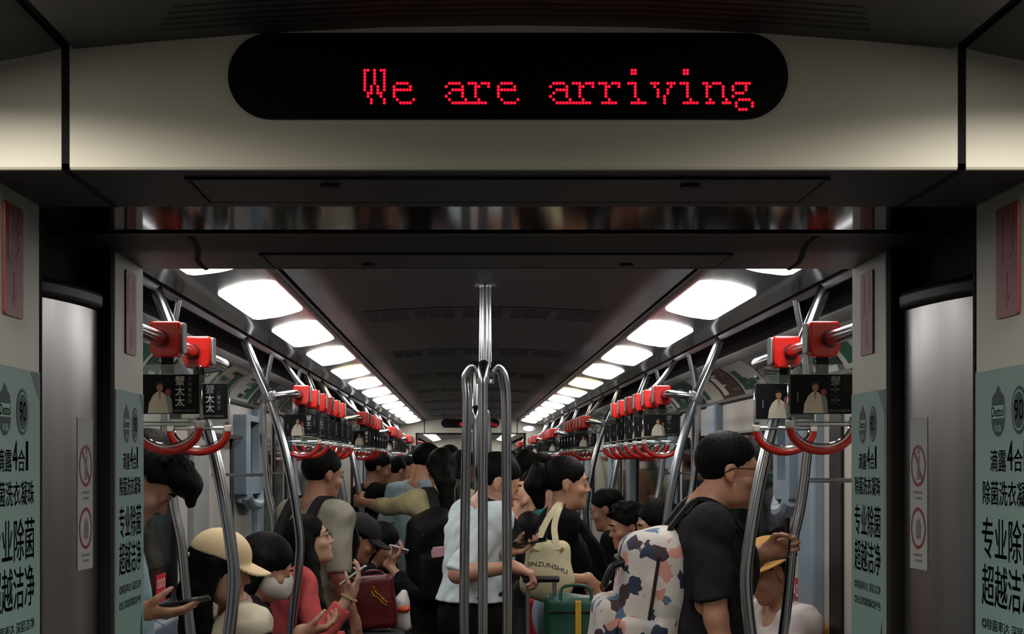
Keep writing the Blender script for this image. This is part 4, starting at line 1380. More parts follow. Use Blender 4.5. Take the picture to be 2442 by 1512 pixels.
# stooping man at far left behind the jamb
I_ = person('person with tousled black hair stooping over a phone behind the left jamb', 342, 1146, 4.35, 1.0, yaw=84, pitch=44, tyaw=80, lean=.1, h=.006, tone=(188, 134, 108), hair='tuft', tuft=.016,
           shirt=(150, 178, 188), sleeve=.75, R=dict(w=A3(P(330, 1456, 4.12)), d=(1, .1, -.12), n=(0, .35, 1), th=(.2, -1, .2), curl=(.28, .3, .3, .32, .5), hint=(-.4, -.3, -1)))
# seated women on the left bench
Hh = person('seated person in cream baseball cap and cream v-neck top behind the nearest left post', 527, 1357, 5.35, 1.0, yaw=80, pitch=12, tyaw=62, seated=True, lean=.22, h=.007, tone=(176, 128, 104), female=True,
           neckfix=A3(P(572, 1442, 5.42)), hair='long', hairlen=.42, shirt=(226, 214, 190), sleeve=.12, collar=.082, sw=.16, vneck=True)
G = person('seated person in white face mask with dark bob hair, next to the cream cap', 634, 1352, 6.05, 1.06, yaw=72, pitch=26, seated=True, lean=.3, h=.007, tone=(178, 126, 100), female=True, hair='bob', shirt=(22, 21, 24), sleeve=1.7, sw=.16,
           R=dict(w=A3(P(722, 1506, 5.85)), d=(.9, .2, .1), n=(0, .3, 1), th=(.3, -.9, .3), curl=(.5, .55, .6, .6, .4), hint=(-.2, -.3, -1)))
Fp = person('seated person in coral pink shirt with long black hair holding up a phone', 738, 1290, 7.1, 1.0, yaw=84, pitch=-14, seated=True, lean=.18, h=.007, tone=(198, 150, 122), female=True, hair='long', hairlen=.62, shirt=(206, 92, 92), sleeve=1.72, sw=.165, wr=.006,
           neckfix=A3(P(738, 1290, 7.1)) + arr(-.035, 0, -.135), lock=1,
           R=dict(w=A3(P(836, 1418, 6.86)), d=(.45, 0, .9), n=(-.85, .1, .45), th=(0, -1, .1), curl=(.35, .4, .45, .5, .45), hint=(.1, -.3, -1)))
glasses(Fp)
J1 = person('seated person in black cap looking down, beyond the man in grey tee', 856, 1288, 8.2, 1.02, yaw=84, pitch=22, seated=True, lean=.55, h=.009, tone=(168, 112, 88), hair='short', shirt=(30, 32, 46), sleeve=1.7)
J2 = person('person with shoulder-length dark hair bent over a white phone, left of the black backpack', 908, 1298, 8.9, 1.02, yaw=80, pitch=30, seated=True, lean=.5, h=.009, tone=(176, 124, 98), female=True, hair='bob', shirt=(17, 17, 20), sleeve=1.6,
           R=dict(w=A3(P(926, 1345, 8.75)), d=(.6, 0, .5), n=(-.5, .2, .6), th=(.2, -1, .1), curl=(.5,) * 5))
# standing on the left
E = person('standing person in beige-grey t-shirt with black shoulder strap, back to the camera', 770, 1134, 7.65, 1.07, yaw=52, pitch=8, tyaw=42, lean=.03, h=.008, tone=(182, 126, 98), bulk=1.12, hair='short', shirt=(150, 146, 132), sleeve=.98, trousers=(60, 58, 56))
pg = arr(-.803, 10.3, 1.318); dd = nrm(arr(-.55, .83, .05)); nn = nrm(arr(.83, .55, 0))
D = person('standing person in beige shirt with long dark hair, arm stretched to a post', 1052, 1122, 9.85, 1.12, yaw=-12, pitch=10, tyaw=-20, h=.009, tone=(186, 132, 104), hair='lowpony', hairlen=.32, sw=.17, shirt=(176, 166, 128), sleeve=1.35, wr=.007, trousers=(66, 62, 50), female=True,
           L=dict(w=pg - dd * .085 - nn * .045, d=dd, n=nn, th=(0, 0, 1), curl=(.8, .85, .9, .9, .6), hint=(-.5, -.2, -1), hs=1.05))
J3 = person('standing person in pale blue t-shirt, head bowed, beyond the beige shirt', 1018, 1106, 10.75, 1.12, yaw=62, pitch=22, tyaw=30, h=.010, tone=(196, 140, 108), hair='short', shirt=(160, 184, 198), sleeve=.9, trousers=(50, 52, 60))
J4 = person('standing person in black t-shirt behind the second post bay on the left', 903, 1118, 11.5, 1.02, yaw=80, pitch=12, tyaw=60, h=.011, tone=(166, 114, 90), hair='short', shirt=(14, 14, 16), sleeve=.85)
J5 = person('standing person in pale mint shirt deep in the left aisle', 944, 1124, 12.6, 1.0, yaw=40, pitch=14, h=.012, tone=(170, 120, 96), hair='short', shirt=(176, 198, 200), sleeve=.9)
# the middle
C = person('standing person in loose white shirt with phone and suitcase behind the branched pole', 1186, 1152, 6.45, 1.0, yaw=82, pitch=24, tyaw=66, lean=.10, h=.007, tone=(186, 132, 104), female=True, hair='short', sw=.165, bulk=1.1, wr=.008,
           neckfix=A3(P(1150, 1205, 6.45)), shirt=(208, 220, 226), sleeve=1.0, hem=.985, trousers=(14, 14, 16),
           R=dict(w=A3(P(1222, 1352, 6.10)), d=(1, -.05, -.32), n=(0, .1, -1), th=(.2, 1, .1), curl=(.75, .8, .85, .9, .6), hint=(-.7, -.4, -1)),
           L=dict(w=A3(P(1204, 1316, 6.30)), d=(1, -.15, .12), n=(.0, -.2, 1), th=(.2, 1, .3), curl=(.4, .45, .5, .5, .5), hint=(-.3, .6, -1)))
Bp = person('standing person in black tee with high ponytail carrying a cream tote bag', 1352, 1154, 6.9, .99, yaw=88, pitch=2, tyaw=84, h=.007, tone=(190, 134, 104), female=True, hair='ponytail', hairlen=.22, sw=.16, shirt=(13, 13, 15), sleeve=.72, hem=.985, trousers=(150, 172, 186),
           R=dict(w=A3(P(1404, 1382, 6.72)), d=(.35, .1, -1), n=(0, 1, 0), th=(1, 0, .3), curl=(.4, .45, .5, .5, .4), hint=(-.8, -.3, 0)))
K10 = person('standing person in lilac print blouse hidden behind the white shirt', 1190, 1176, 8.5, 1.0, yaw=80, pitch=26, h=.011, tone=(180, 126, 100), female=True, hair='bob', shirt=mat('lilac print cloth', (172, 158, 190), .8, var=.45, scale=26), sleeve=.8)
K1 = person('bald elderly person leaning forward right behind the branched pole', 1246, 1196, 9.1, 1.0, yaw=72, pitch=34, lean=.3, h=.010, tone=(202, 148, 116), hair='bald', shirt=(58, 60, 62), sleeve=.9)
K2 = person('person in teal shirt and glasses facing left, behind the ponytail', 1282, 1168, 9.7, 1.08, yaw=-72, pitch=26, lean=.15, h=.010, tone=(160, 106, 82), hair='short', shirt=(20, 112, 108), sleeve=.9)
glasses(K2)
K3 = person('person with thick dark bob, back turned, far down the aisle', 1258, 1118, 11.4, 1.1, yaw=40, pitch=10, h=.012, tone=(176, 124, 98), hair='bob', shirt=(150, 140, 156), sleeve=.9, female=True)
K9 = person('small dark-haired child in black standing behind the tote bag', 1262, 1272, 7.85, .87, yaw=-10, pitch=10, h=.011, tone=(170, 120, 96), hair='bob', shirt=(14, 14, 16), sleeve=.9, sw=.13, bulk=.85)
K4 = person('person in black with pale belt stripe standing half hidden by the ponytail', 1348, 1156, 8.05, .98, yaw=86, pitch=6, lean=-.36, h=.011, tone=(170, 120, 96), hair='short', shirt=(13, 13, 15), sleeve=1.6, bulk=1.12)
# seated on the right bench
K5 = person('seated person with cropped hair and high forehead facing left on the right bench', 1447, 1216, 9.0, 1.0, yaw=-72, pitch=14, seated=True, lean=.5, h=.010, tone=(172, 118, 92), hair='short', shirt=(24, 24, 28), sleeve=1.6)
K6 = person('seated person with short tousled hair and red collar, facing left', 1497, 1258, 7.6, .92, yaw=-98, pitch=10, seated=True, lean=.45, h=.009, tone=(176, 124, 98), hair='tuft', shirt=(168, 32, 38), sleeve=1.4)
K7 = person('seated person with round black hair half hidden behind the patterned backpack', 1568, 1256, 7.0, 1.0, yaw=-100, pitch=12, seated=True, lean=.3, h=.009, tone=(196, 142, 112), hair='bob', shirt=(17, 17, 20), sleeve=1.4, female=True,
           L=dict(w=A3(P(1462, 1424, 6.46)), d=(-1, -.1, -.12), n=(0, -.1, -1), th=(-.2, 1, 0), curl=(.5, .55, .6, .6, .4), hint=(.2, -.2, -1)))
K8 = person('seated person in straw hat and white off-shoulder top at far right', 1832, 1362, 5.95, 1.0, yaw=-104, pitch=26, seated=True, h=.008, tone=(178, 122, 94), hair='short', shirt=(226, 214, 212), sleeve=.9, collar=.098, female=True, wr=.006)
# the crowd far down the aisle
CROWD = [(1074, 1094, 14.6,
         (34, 54, 38), 'short', 'dark-clad person far down the aisle, left of the branched pole'),
         (1180, 1118, 13.6,
         (52, 68, 52), 'bob', 'dark-clad person with bob hair far behind the branched pole'),
         (1128, 1098, 17.4,
         (60, 84, 76), 'short', 'tiny person in slate top far down the aisle centre'),
         (1222, 1104, 16.6,
         (150, 160, 130), 'short', 'tiny person in beige top under the far display, right'),
         (1160, 1100, 16.0,
         (40, 60, 46), 'short', 'tiny person in black far down the aisle, between the pole branches'),
         (1244, 1100, 19.6,
         (110, 80, 60), 'short', 'tiny person in dull red far down the aisle, right'),
         (1108, 1110, 12.8,
         (44, 62, 44), 'bob', 'person in dark grey just beyond the beige shirt'),
         (1010, 1100, 17.6,
         (90, 116, 104), 'short', 'tiny person in grey far down the aisle, left'),
         (1204, 1110, 15.0,
         (32, 52, 36), 'short', 'dark-clad person far behind the right branch of the pole'),
         (1290, 1112, 14.2,
         (24, 44, 28), 'short', 'dark-clad person far down the right aisle'),
         (968, 1116, 15.4,
         (120, 148, 132), 'short', 'tiny person in pale grey far down the left aisle'),
         (1100, 1098, 20.6,
         (70, 90, 78), 'short', 'tiny person at the far gangway, left of centre'),
         (1150, 1098, 21.4,
         (46, 66, 52), 'bob', 'tiny person at the far gangway, right of centre')]
for i, (x, y, Y, c, hr, lab) in enumerate(CROWD):
    person(lab, x, y, Y, 1.04, yaw=[80, -20, 10, -70, 160, 30, 70, 0, -60, -80, 90, 5, -10][i], pitch=[10, 14, 0, 16, 8][i % 5], h=.018, tone=(168, 118, 94), hair=hr, shirt=c, sleeve=.9, face=False)

# ------------------------------------------------------------------ what they wear
def cap_hat(I, m, brim=True, name='cap'):
    H, S, HM = I['H'], I['S'], I['HM']
    c = I['hc']
    f = Field(c - .22 * S, c + .24 * S, .004)
    f.ell(H(0, -.012, .052), (.094 * S, .114 * S, .096 * S), HM)
    f.plane_cut(H(0, 0, .040), -(I['Uv'] + I['Fv'] * .12), k=.006)
    # brim
    f.op((lambda P: np.maximum(np.sqrt(((P[0] - c[0]) * I['Rv'][0] + (P[1] - c[1]) * I['Rv'][1] + (P[2] - c[2]) * I['Rv'][2]) ** 2 / (.080 * S) ** 2
            + (((P[0] - c[0]) * I['Fv'][0] + (P[1] - c[1]) * I['Fv'][1] + (P[2] - c[2]) * I['Fv'][2]) - .085 * S) ** 2 / (.095 * S) ** 2) * .07 - .07,
            np.abs(((P[0] - c[0]) * I['Uv'][0] + (P[1] - c[1]) * I['Uv'][1] + (P[2] - c[2]) * I['Uv'][2]) - .045 * S
            + .28 * (((P[0] - c[0]) * I['Fv'][0] + (P[1] - c[1]) * I['Fv'][1] + (P[2] - c[2]) * I['Fv'][2]) - .08 * S)
            + 5.0 * ((P[0] - c[0]) * I['Rv'][0] + (P[1] - c[1]) * I['Rv'][1] + (P[2] - c[2]) * I['Rv'][2]) ** 2) - .0055)), c - .22, c + .24, .006)
    f.cap(H(0, -.012, .147), H(0, -.012, .150), .008, .007, .004)
    f.cap(H(-.03, -.122, .03), H(.03, -.122, .03), .010 * S, None, .01)
    f.build(name, m, I['body'])
cap_hat(Hh, mat('cream cotton twill', (234, 208, 168), .9, bump=.12, scale=400, spec=.1))
cap_hat(J1, mat('black cotton cap', (18, 18, 20), .8, bump=.2, scale=200))
# face mask
H, S = G['H'], G['S']
f = Field(G['hc'] - .16, G['hc'] + .16, .005)
f.ell(H(0, .036, -.052), (.068 * S, .076 * S, .062 * S), G['HM'])
f.cap(H(0, .098, -.012), H(0, .110, -.060), .020 * S, .014 * S, .06)
f.plane_cut(H(0, .0, 0), -(G['Fv'] * 1.0 - G['Uv'] * .1), k=.004)
f.build('face_mask', mat('white mask fabric', (214, 210, 204), .8, bump=.25, scale=60, stretch=(1, 1, 6)), G['body'])
mb = MB()
for q in (-1, 1): mb.tube([H(q * .062, .03, -.03), H(q * .074, .0, .0), H(q * .082, -.022, .0)], .0015, 5)
mb.build('mask_loop', MATS['white mask fabric'], G['body'])
# straw hat
H, S = K8['H'], K8['S']
f = Field(K8['hc'] - .26, K8['hc'] + .26, .005)
f.ell(H(0, -.01, .055), (.096, .112, .085), K8['HM'])
f.plane_cut(H(0, 0, .03), -K8['Uv'])
f.ell(H(0, -.01, .038), (.125, .138, .012), K8['HM'], .012)
f.ell(H(0, -.01, .015), (.080, .098, .03), K8['HM'], 0, 'cut')
f.build('straw_hat', mat('woven straw', (196, 146, 78), .8, bump=.8, scale=120, var=.25, stretch=(1, 1, 3)), K8['body'])
# shoulder straps of worn bags
for I, m, sides in ((D, web_m, (-1, 1)), (C, web_m, (1,)), (E, web_m, (-1, 1)), (A, web_m, (-1, 1))):
    for mb in straps(I, m, sides=sides, skip=2 if I is C else 0, w=.030 if I is not D else .034):
        mb.build('shoulder_strap', m, I['body'])
# collar and earring details
mb = MB(); mb.tube(smooth_path([Vector(K6['T'](x, y, z)) for x, y, z in ((-.06, .03, .0), (-.03, .07, -.02), (0, .08, -.03), (.03, .07, -.02), (.06, .03, .0))]), .012, 8)
mb.build('red_collar', mat('red knit', (190, 30, 36), .8), K6['body'])
mb = MB(); mb.tube([Vector(K4['T'](x, y, -.47)) for x, y in ((.16, .02), (.13, .1), (.05, .14), (-.05, .14))], .016, 8); mb.build('belt_stripe', white_m, K4['body'])
e, w, sp = Fp['arms'][1]
d = Vector(nrm(sp['d'])); o = Vector(w) - d * .015
a = d.orthogonal().normalized(); b = d.cross(a)
mb = MB()
for k in range(16):
    q = o + (a * math.cos(2 * math.pi * k / 16) + b * math.sin(2 * math.pi * k / 16)) * .036
    mb.tube([q - d * .006, q, q + d * .006], [.003, .007, .003], 8)
mb.build('bead_bracelet', mat('amber beads', (196, 170, 120), .3), Fp['body'])
e, w, sp = C['arms'][1]
d = Vector(nrm(sp['d'])); o = Vector(w) - d * .02
a = d.orthogonal().normalized(); b = d.cross(a)
mb = MB(); ring = [o + (a * math.cos(2 * math.pi * k / 16) + b * math.sin(2 * math.pi * k / 16)) * .031 for k in range(17)]
mb.tube(ring, .006, 8); mb.build('wristband', white_m, C['body'])
# ------------------------------------------------------------------ bags, phones and luggage
def frame_of(I): return I['TM']
def tilt(deg, axis='Y'): return np.array(Matrix.Rotation(math.radians(deg), 3, axis))

# patterned backpack of the man with glasses
def facet_mat():
    m = bpy.data.materials.new('geometric print cloth'); m.use_nodes = True
    nt = m.node_tree; b = nt.nodes['Principled BSDF']; b.inputs['Roughness'].default_value = .75
    tc = nt.nodes.new('ShaderNodeTexCoord'); mp = nt.nodes.new('ShaderNodeMapping'); mp.inputs['Rotation'].default_value = (.2, .45, .3)
    nt.links.new(tc.outputs['Object'], mp.inputs['Vector'])
    vo = nt.nodes.new('ShaderNodeTexVoronoi'); vo.distance = 'MANHATTAN'; vo.inputs['Scale'].default_value = 19
    nt.links.new(mp.outputs['Vector'], vo.inputs['Vector'])
    sx = nt.nodes.new('ShaderNodeSeparateColor'); nt.links.new(vo.outputs['Color'], sx.inputs['Color'])
    r = nt.nodes.new('ShaderNodeValToRGB'); r.color_ramp.interpolation = 'CONSTANT'
    el = r.color_ramp.elements
    el[0].position = 0; el[0].color = (*lin((226, 216, 208)), 1)
    el[1].position = .50; el[1].color = (*lin((44, 58, 86)), 1)
    for p_, c_ in ((.62, (226, 160, 146)), (.71, (236, 228, 220)), (.80, (70, 50, 60)), (.87, (96, 124, 158)), (.93, (206, 204, 200))):
        e = el.new(p_); e.color = (*lin(c_), 1)
    nt.links.new(sx.outputs[0], r.inputs['Fac'])
    nz = nt.nodes.new('ShaderNodeTexNoise'); nz.inputs['Scale'].default_value = 12
    mx = nt.nodes.new('ShaderNodeMixRGB'); mx.blend_type = 'MULTIPLY'; mx.inputs['Fac'].default_value = .35
    nt.links.new(tc.outputs['Object'], nz.inputs['Vector'])
    nt.links.new(r.outputs['Color'], mx.inputs[1]); nt.links.new(nz.outputs['Fac'], mx.inputs[2])
    nt.links.new(mx.outputs[0], b.inputs['Base Color'])
    return m
facet_m = facet_mat()
R0 = tilt(8)
c = arr(.560, 5.22, 1.06)
t = thing('backpack', c, 'backpack with white, navy and pink geometric print worn by the man with glasses', 'backpack')
f = Field(c - .45, c + .45, .007)
f.rbox(c, (.115, .155, .275), .075, R0)
f.ell(c + R0 @ arr(.03, 0, .22), (.09, .13, .09), R0, .05)
f.wrinkle(.004, 24, 3)
f.build('main_compartment', facet_m, t)
f = Field(c - .5, c + .4, .007)
f.rbox(c + R0 @ arr(-.125, -.01, -.12), (.06, .125, .155), .045, R0); f.wrinkle(.003, 26, 5)
f.build('front_pocket', facet_m, t)
f = Field(c - .5, c + .4, .007)
f.rbox(c + R0 @ arr(-.02, -.155, -.14), (.085, .03, .12), .028, R0); f.wrinkle(.003, 26, 9)
f.build('side_pocket', facet_m, t)
def RP(x, y, z): return Vector(c + R0 @ arr(x, y, z))
mb = MB(); mb.tube(smooth_path([RP(-.10, -.12, .14), RP(-.123, -.06, .17), RP(-.125, 0, .175), RP(-.123, .06, .17), RP(-.10, .12, .14)]), .010, 8); mb.build('zip_flap', black_m, t)
mb = MB(); mb.tube(smooth_path([RP(-.11, -.10, .165), RP(-.15, -.10, .14), RP(-.17, -.095, .07)]), .013, 8); mb.build('top_buckle', black_m, t)
mb = MB(); mb.tube(smooth_path([RP(-.002, -.158, .2), RP(-.004, -.164, .05), RP(-.006, -.162, -.02)]), .006, 6); mb.build('side_zip', web_m, t)
mb = MB(); mb.tube(smooth_path([RP(.08, -.03, .27), RP(.08, -.02, .315), RP(.08, .02, .315), RP(.08, .03, .27)]), .008, 8); mb.build('carry_loop', web_m, t)

# black backpack on the beige shirt
I = D
M = I['TM']
cb = A3(P(1042, 1338, 9.62))
t = thing('backpack', cb, 'big black backpack with a pink patch on the beige shirted back', 'backpack')
bp_m = mat('black backpack nylon', (11, 11, 13), .6, bump=.2, scale=160, spec=.2)
f = Field(cb - .5, cb + .5, .009)
f.rbox(cb, (.215, .095, .30), .09, M); f.ell(cb + M @ arr(0, 0, .2), (.16, .10, .15), M, .06); f.wrinkle(.005, 20, 11)
f.build('main_compartment', bp_m, t)
f = Field(cb - .5, cb + .5, .009)
f.rbox(cb + M @ arr(0, -.10, -.10), (.175, .05, .165), .045, M); f.wrinkle(.004, 22, 12)
f.build('front_pocket', bp_m, t)
def BP(x, y, z): return Vector(cb + M @ arr(x, y, z))
mb = MB(); mb.prism([BP(-.09, -.158, .07), BP(-.075, -.158, .10), BP(.01, -.158, .105), BP(.04, -.158, .085), BP(.03, -.158, .05), BP(-.03, -.158, .035), BP(-.085, -.158, .03)], Vector(M @ arr(0, .02, 0))); mb.build('pink_patch', mat('pink fabric', (206, 162, 168), .8, var=.12, scale=30), t, bevel=.004)
mb = MB(); mb.prism([BP(-.13, -.102, .17), BP(-.10, -.102, .16), BP(-.10, -.102, .185), BP(-.125, -.102, .19)], Vector(M @ arr(0, .015, 0))); mb.build('zip_pull', greyprint_m, t)
# small black backpack on the grey tee
I = E; M = I['TM']
cb = A3(I['T'](-.10, .16, -.24))
t = thing('backpack', cb, 'black bag worn on the front of the beige-grey t-shirt', 'backpack')
f = Field(cb - .35, cb + .35, .010); f.rbox(cb, (.15, .07, .17), .06, M); f.wrinkle(.004, 22, 15); f.build('main_compartment', bp_m, t)
mb = MB(); mb.tube(smooth_path([Vector(cb + M @ arr(-.1, .07, .1)), Vector(cb + M @ arr(0, .075, .12)), Vector(cb + M @ arr(.1, .07, .1))]), .006, 6); mb.build('zip', web_m, t)

# cream tote bag
def front_y(f, x, z):
    i = int(round((x - f.lo[0]) / f.h)); k = int(round((z - f.lo[2]) / f.h))
    i = min(max(i, 0), f.f.shape[0] - 1); k = min(max(k, 0), f.f.shape[2] - 1)
    j = np.argmax(f.f[i, :, k] < 0)
    a, b = f.f[i, j - 1, k], f.f[i, j, k]
    return f.lo[1] + f.h * (j - 1 + a / (a - b))
ct = A3(P(1303, 1362, 6.58))
t = thing('tote_bag', ct, 'cream canvas tote bag with black lettering on the ponytailed shoulder', 'tote bag')
tote_m = mat('cream canvas', (216, 204, 166), .85, bump=.3, scale=180, var=.06)
f = Field(ct - .25, ct + .25, .006)
f.rbox(ct + arr(0, 0, .01), (.100, .045, .125), .035); f.ell(ct + arr(0, -.01, -.055), (.122, .062, .085), None, .05)
f.cap(ct + arr(-.105, 0, .125), ct + arr(.10, 0, .10), .045, .04, .02, 'cut') if False else None
f.wrinkle(.007, 26, 21); f.build('bag_body', tote_m, t); bagf = f
mb = MB()
for q, y in ((-.065, -.035), (.065, -.035)):
    pass
for pp in (((1280, 1312, 6.53), (1284, 1290, 6.55), (1300, 1250, 6.60), (1320, 1217, 6.66), (1334, 1203, 6.76), (1340, 1210, 6.92)),
           ((1328, 1312, 6.53), (1325, 1288, 6.55), (1322, 1255, 6.60), (1332, 1216, 6.67), (1342, 1205, 6.78), (1346, 1214, 6.92))):
    pa = smooth_path([P(*q) for q in pp], 6)
    m2 = MB(); vs = []
    for a_, p_ in enumerate(pa):
        t_ = (pa[min(a_ + 1, len(pa) - 1)] - pa[max(a_ - 1, 0)]).normalized(); sd = t_.cross(YU).normalized(); n_ = sd.cross(t_)
        vs += [p_ + sd * .014 - n_ * .002, p_ - sd * .014 - n_ * .002, p_ - sd * .014 + n_ * .002, p_ + sd * .014 + n_ * .002]
    m2.add(vs, [(4 * i + k, 4 * i + (k + 1) % 4, 4 * i + 4 + (k + 1) % 4, 4 * i + 4 + k) for i in range(len(pa) - 1) for k in range(4)])
    m2.build('handle', tote_m, t)
mb = MB()
for x in (-.065, .068): mb.tube([(ct[0] + x, ct[1] - .058, ct[2] + .10), (ct[0] + x, ct[1] - .045, ct[2] + .10)], .008, 8)
mb.build('rivet', mat('tan leather tab', (168, 130, 84), .6), t)
mb = MB()
put_text(mb, 'JINZUNSHU', (0, 0, 0), XU, ZU, 1.0, 1.0, 0, .0)
def bend(x, z):
    X = ct[0] - .088 + .178 * x; Z = ct[2] + .016 - .034 * x + .016 * math.sin(3.1 * x) + .027 * z
    return (X, front_y(bagf, X, Z) - .0015, Z)
mb.v = [bend(x, z) for x, y, z in mb.v]
mb.build('lettering', black_m, t, smooth=False)

# phones
def phone(center, u, v, label, w=.072, l=.150, screen=False, m=None):
    """slab with long axis u, normal v"""
    u = Vector(nrm(u)); v = Vector(v); v = (v - u * v.dot(u)).normalized(); s = u.cross(v)
    t = thing('phone', center, label, 'phone')
    mb = MB(); mb.prism(rrect(Vector(center) - v * .004, u, s, l, w, .01), v * .008); mb.build('case', m or mat('black phone case', (22, 22, 26), .35), t, bevel=.0015)
    mb = MB(); mb.prism(rrect(Vector(center) + v * .004, u, s, l - .006, w - .006, .008), v * .0006)
    mb.build('screen', mat('dark phone screen', (14, 16, 22), .08, spec=.7), t)
    return t
def palm(I, q, dd, nn_):
    e, w, sp = I['arms'][q]; S = I['S']
    d = nrm(sp['d']); n = np.array(sp['n'], float); n = nrm(n - d * (n @ d))
    return w + d * dd * S + n * nn_ * S
phone(palm(I_, 1, .12, .035), (1, .1, .2), (-.2, .2, 1), 'black phone held by the stooping man behind the left jamb')
silver = mat('silver phone case', (216, 220, 224), .3)
phone(palm(Fp, 1, .085, .030), (.82, 0, .60), (-.6, .1, .8), 'silver phone held up by the person in coral pink', m=silver)
phone(palm(C, -1, .11, .032), (1, -.1, .14), (-.1, -.1, 1), 'dark phone held flat by the person in white shirt')
phone(palm(J2, 1, .10, .03), (.8, .1, -.25), (-.2, .3, 1), 'white phone in the hands of the person with dark bob', l=.12, m=white_m)

def suitcase(px, topz, Y, w, d, m, label, grip=None, yaw=0, rod=True, hz=.62):
    X = (px - VX) * Y / F + CX
    t = thing('suitcase', (X, Y, 0), label, 'suitcase')
    mb = MB(); mb.prism(rrect((X, Y - d / 2, .05 + hz / 2), XU, ZU, w, hz, .05), (0, d, 0)); mb.build('shell', m, t, bevel=.02)
    mb = MB()
    for k in range(5):
        x = X - w * .35 + w * .7 * k / 4
        mb.span(x - .006, x + .006, Y - d / 2 - .006, Y - d / 2 + .002, .12, hz - .03)
    mb.build('rib', m, t, bevel=.003)
    for sx in (-1, 1):
        for sy in (-1, 1):
            mb = MB(); mb.tube([(X + sx * (w / 2 - .05) - .012, Y + sy * (d / 2 - .05), .028), (X + sx * (w / 2 - .05) + .012, Y + sy * (d / 2 - .05), .028)], .027, 12); mb.build('wheel', black_m, t)
    if rod:
        mb = MB()
        for q in (-1, 1): mb.tube([(X + q * .055, Y, hz), (X + q * .055, Y, topz)], .0085, 10)
        mb.build('pull_rod', mat('grey metal rod', (110, 110, 116), .4, .6), t)
        mb = MB(); mb.tube([(X - .075, Y, topz), (X + .075, Y, topz)], .0135, 12); mb.build('pull_grip', black_m, t, bevel=.004)
    return t
# red handbag with gold chain on a lap
cr = A3(P(890, 1436, 7.72))
t = thing('handbag', cr, 'large dark red handbag with gold chain between the seated passengers', 'handbag')
f = Field(cr - .3, cr + .3, .008)
f.rbox(cr, (.118, .07, .14), .03, tilt(-6)); f.wrinkle(.003, 20, 31)
f.build('bag_body', mat('dark red leather', (92, 13, 20), .42, bump=.15, scale=90), t)
mb = MB()
pth = smooth_path([Vector(P(x, y, 7.63)) for x, y in ((888, 1403), (892, 1414), (900, 1420), (908, 1428), (914, 1434), (922, 1440))], 4)
gold = mat('gold chain', (212, 160, 72), .25, 1.0)
for i, p_ in enumerate(pth):
    r = .008 if i > 5 else .011
    e = ellipse(p_, Vector((1, 0, 0)) if i % 2 else Vector((.5, -.8, 0)), ZU, r, r * 1.3, 10); mb.tube(e + [e[0]], .0022, 5)
mb.build('chain', gold, t)
mb = MB(); mb.tube(smooth_path([Vector(P(856, 1388, 7.72)), Vector(P(868, 1366, 7.72)), Vector(P(905, 1362, 7.72)), Vector(P(926, 1382, 7.72))]), .007, 8); mb.build('handle', MATS['dark red leather'], t)
suitcase(890, .7, 7.74, .34, .24, MATS['dark grey nylon case'] if 'dark grey nylon case' in MATS else mat('dark grey nylon case', (44, 44, 48), .6), 'low dark case carrying the dark red handbag', rod=False, hz=.655)
# plastic bag
cp = A3(P(957, 1458, 7.9))
t = thing('plastic_bag', cp, 'white and orange plastic bag beside the dark red handbag', 'bag')
f = Field(cp - .2, cp + .2, .008); f.ell(cp + arr(0, 0, -.02), (.06, .06, .095)); f.cap(cp + arr(0, 0, .05), cp + arr(.01, 0, .10), .04, .02, .03); f.wrinkle(.008, 50, 33)
f.build('bag_body', mat('thin white plastic', (216, 214, 208), .3), t)
f = Field(cp - .2, cp + .2, .008); f.ell(cp + arr(.0, -.03, .012), (.045, .045, .022)); f.wrinkle(.005, 60, 34); f.build('orange_print', mat('orange print plastic', (214, 84, 40), .4), t)

gw = palm(C, 1, .085, .026)
t = suitcase((gw[0] + .045 - CX) * F / 6.1 + VX, gw[2], gw[1], .40, .26, mat('dark grey suitcase shell', (58, 60, 66), .4), 'dark suitcase with raised pull rod held by the person in white shirt')
suitcase(1272, .9, 7.45, .42, .27, mat('red suitcase shell', (176, 24, 30), .35), 'red suitcase standing below the cream tote bag', rod=False, hz=.86)
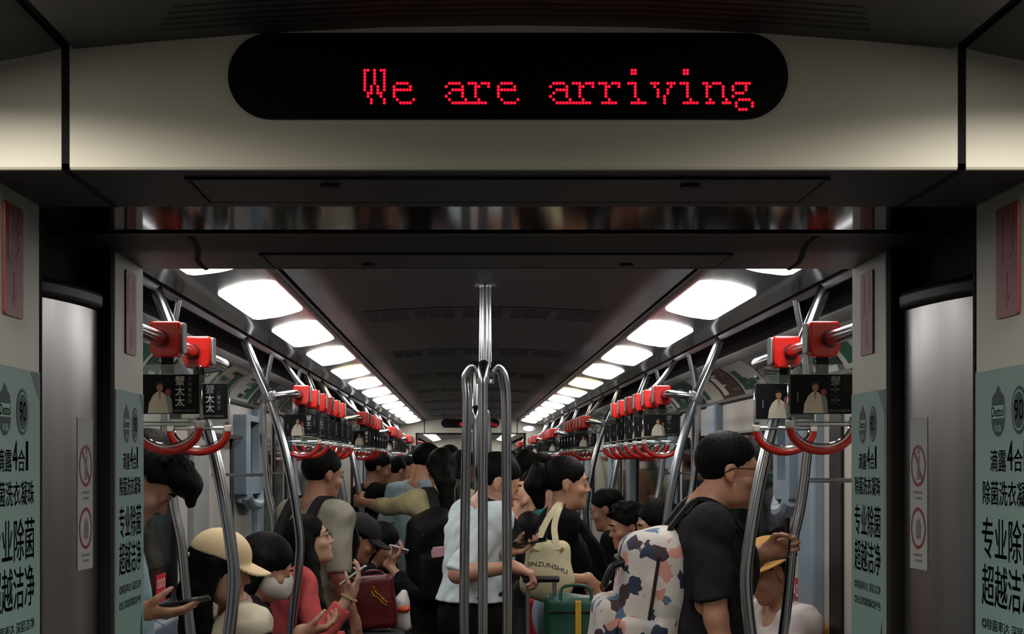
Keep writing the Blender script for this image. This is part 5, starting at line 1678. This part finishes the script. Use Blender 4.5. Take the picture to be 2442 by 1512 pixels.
# green bag on a black trolley case
t = suitcase(1400, 1.0, 6.36, .36, .24, mat('black suitcase shell', (22, 22, 26), .45), 'black trolley case under the green bag, grip held by a hand', hz=.52)
cg = A3(P(1374, 1490, 6.18)); 
t = thing('holdall', (cg[0], cg[1], .57), 'dark green holdall with yellow stripe standing before the patterned backpack', 'bag')
cg = arr(cg[0], 6.15, .80)
f = Field(cg - .35, cg + .35, .008); f.rbox(cg, (.128, .08, .23), .03); f.wrinkle(.006, 22, 41); f.build('bag_body', mat('dark green nylon', (14, 74, 56), .5, bump=.3, scale=60), t)
mb = MB(); mb.span(cg[0] - .012, cg[0] + .012, cg[1] - .091, cg[1] - .07, cg[2] - .22, cg[2] + .215); mb.build('yellow_stripe', mat('yellow webbing', (206, 160, 40), .7), t, bevel=.003)
mb = MB(); mb.tube(smooth_path([(cg[0] - .07, cg[1] - .07, cg[2] + .2), (cg[0] - .06, cg[1] - .06, cg[2] + .27), (cg[0] + .04, cg[1] - .06, cg[2] + .27), (cg[0] + .06, cg[1] - .07, cg[2] + .2)]), .007, 8); mb.build('handle', MATS['dark green nylon'], t)
mb = MB(); mb.tube([(cg[0] - .12, cg[1] - .085, cg[2] + .17), (cg[0] + .12, cg[1] - .085, cg[2] + .17)], .005, 6); mb.build('zip', web_m, t)
# yellow shopping bag and grey jacket
cy = A3(P(1446, 1500, 5.75))
t = thing('shopping_bag', cy, 'yellow shopping bag left of the patterned backpack', 'bag')
f = Field(cy - .3, cy + .3, .008); f.rbox(cy + arr(0, 0, -.10), (.028, .07, .14), .02); f.wrinkle(.004, 30, 43); f.build('bag_body', mat('yellow paper', (228, 190, 60), .6), t)
mb = MB(); mb.tube(smooth_path([Vector(cy) + Vector((0, -.04, .03)), Vector(cy) + Vector((0, -.03, .12)), Vector(cy) + Vector((0, .03, .12)), Vector(cy) + Vector((0, .04, .03))]), .004, 6); mb.build('handle', white_m, t)
cj = A3(P(1232, 1450, 6.75))
t = thing('backpack', cj, 'dark grey rucksack beside the white shirt, above the suitcase', 'backpack')
f = Field(cj - .35, cj + .35, .009); f.rbox(cj + arr(0, 0, -.06), (.042, .08, .19), .04); f.wrinkle(.005, 22, 45); f.build('main_compartment', mat('dark grey nylon', (58, 60, 64), .6, bump=.2, scale=120), t)
mb = MB(); mb.tube(smooth_path([Vector(cj) + Vector((-.03, -.04, .12)), Vector(cj) + Vector((-.02, -.03, .17)), Vector(cj) + Vector((.02, -.03, .17)), Vector(cj) + Vector((.03, -.04, .12))]), .007, 8); mb.build('carry_loop', web_m, t)
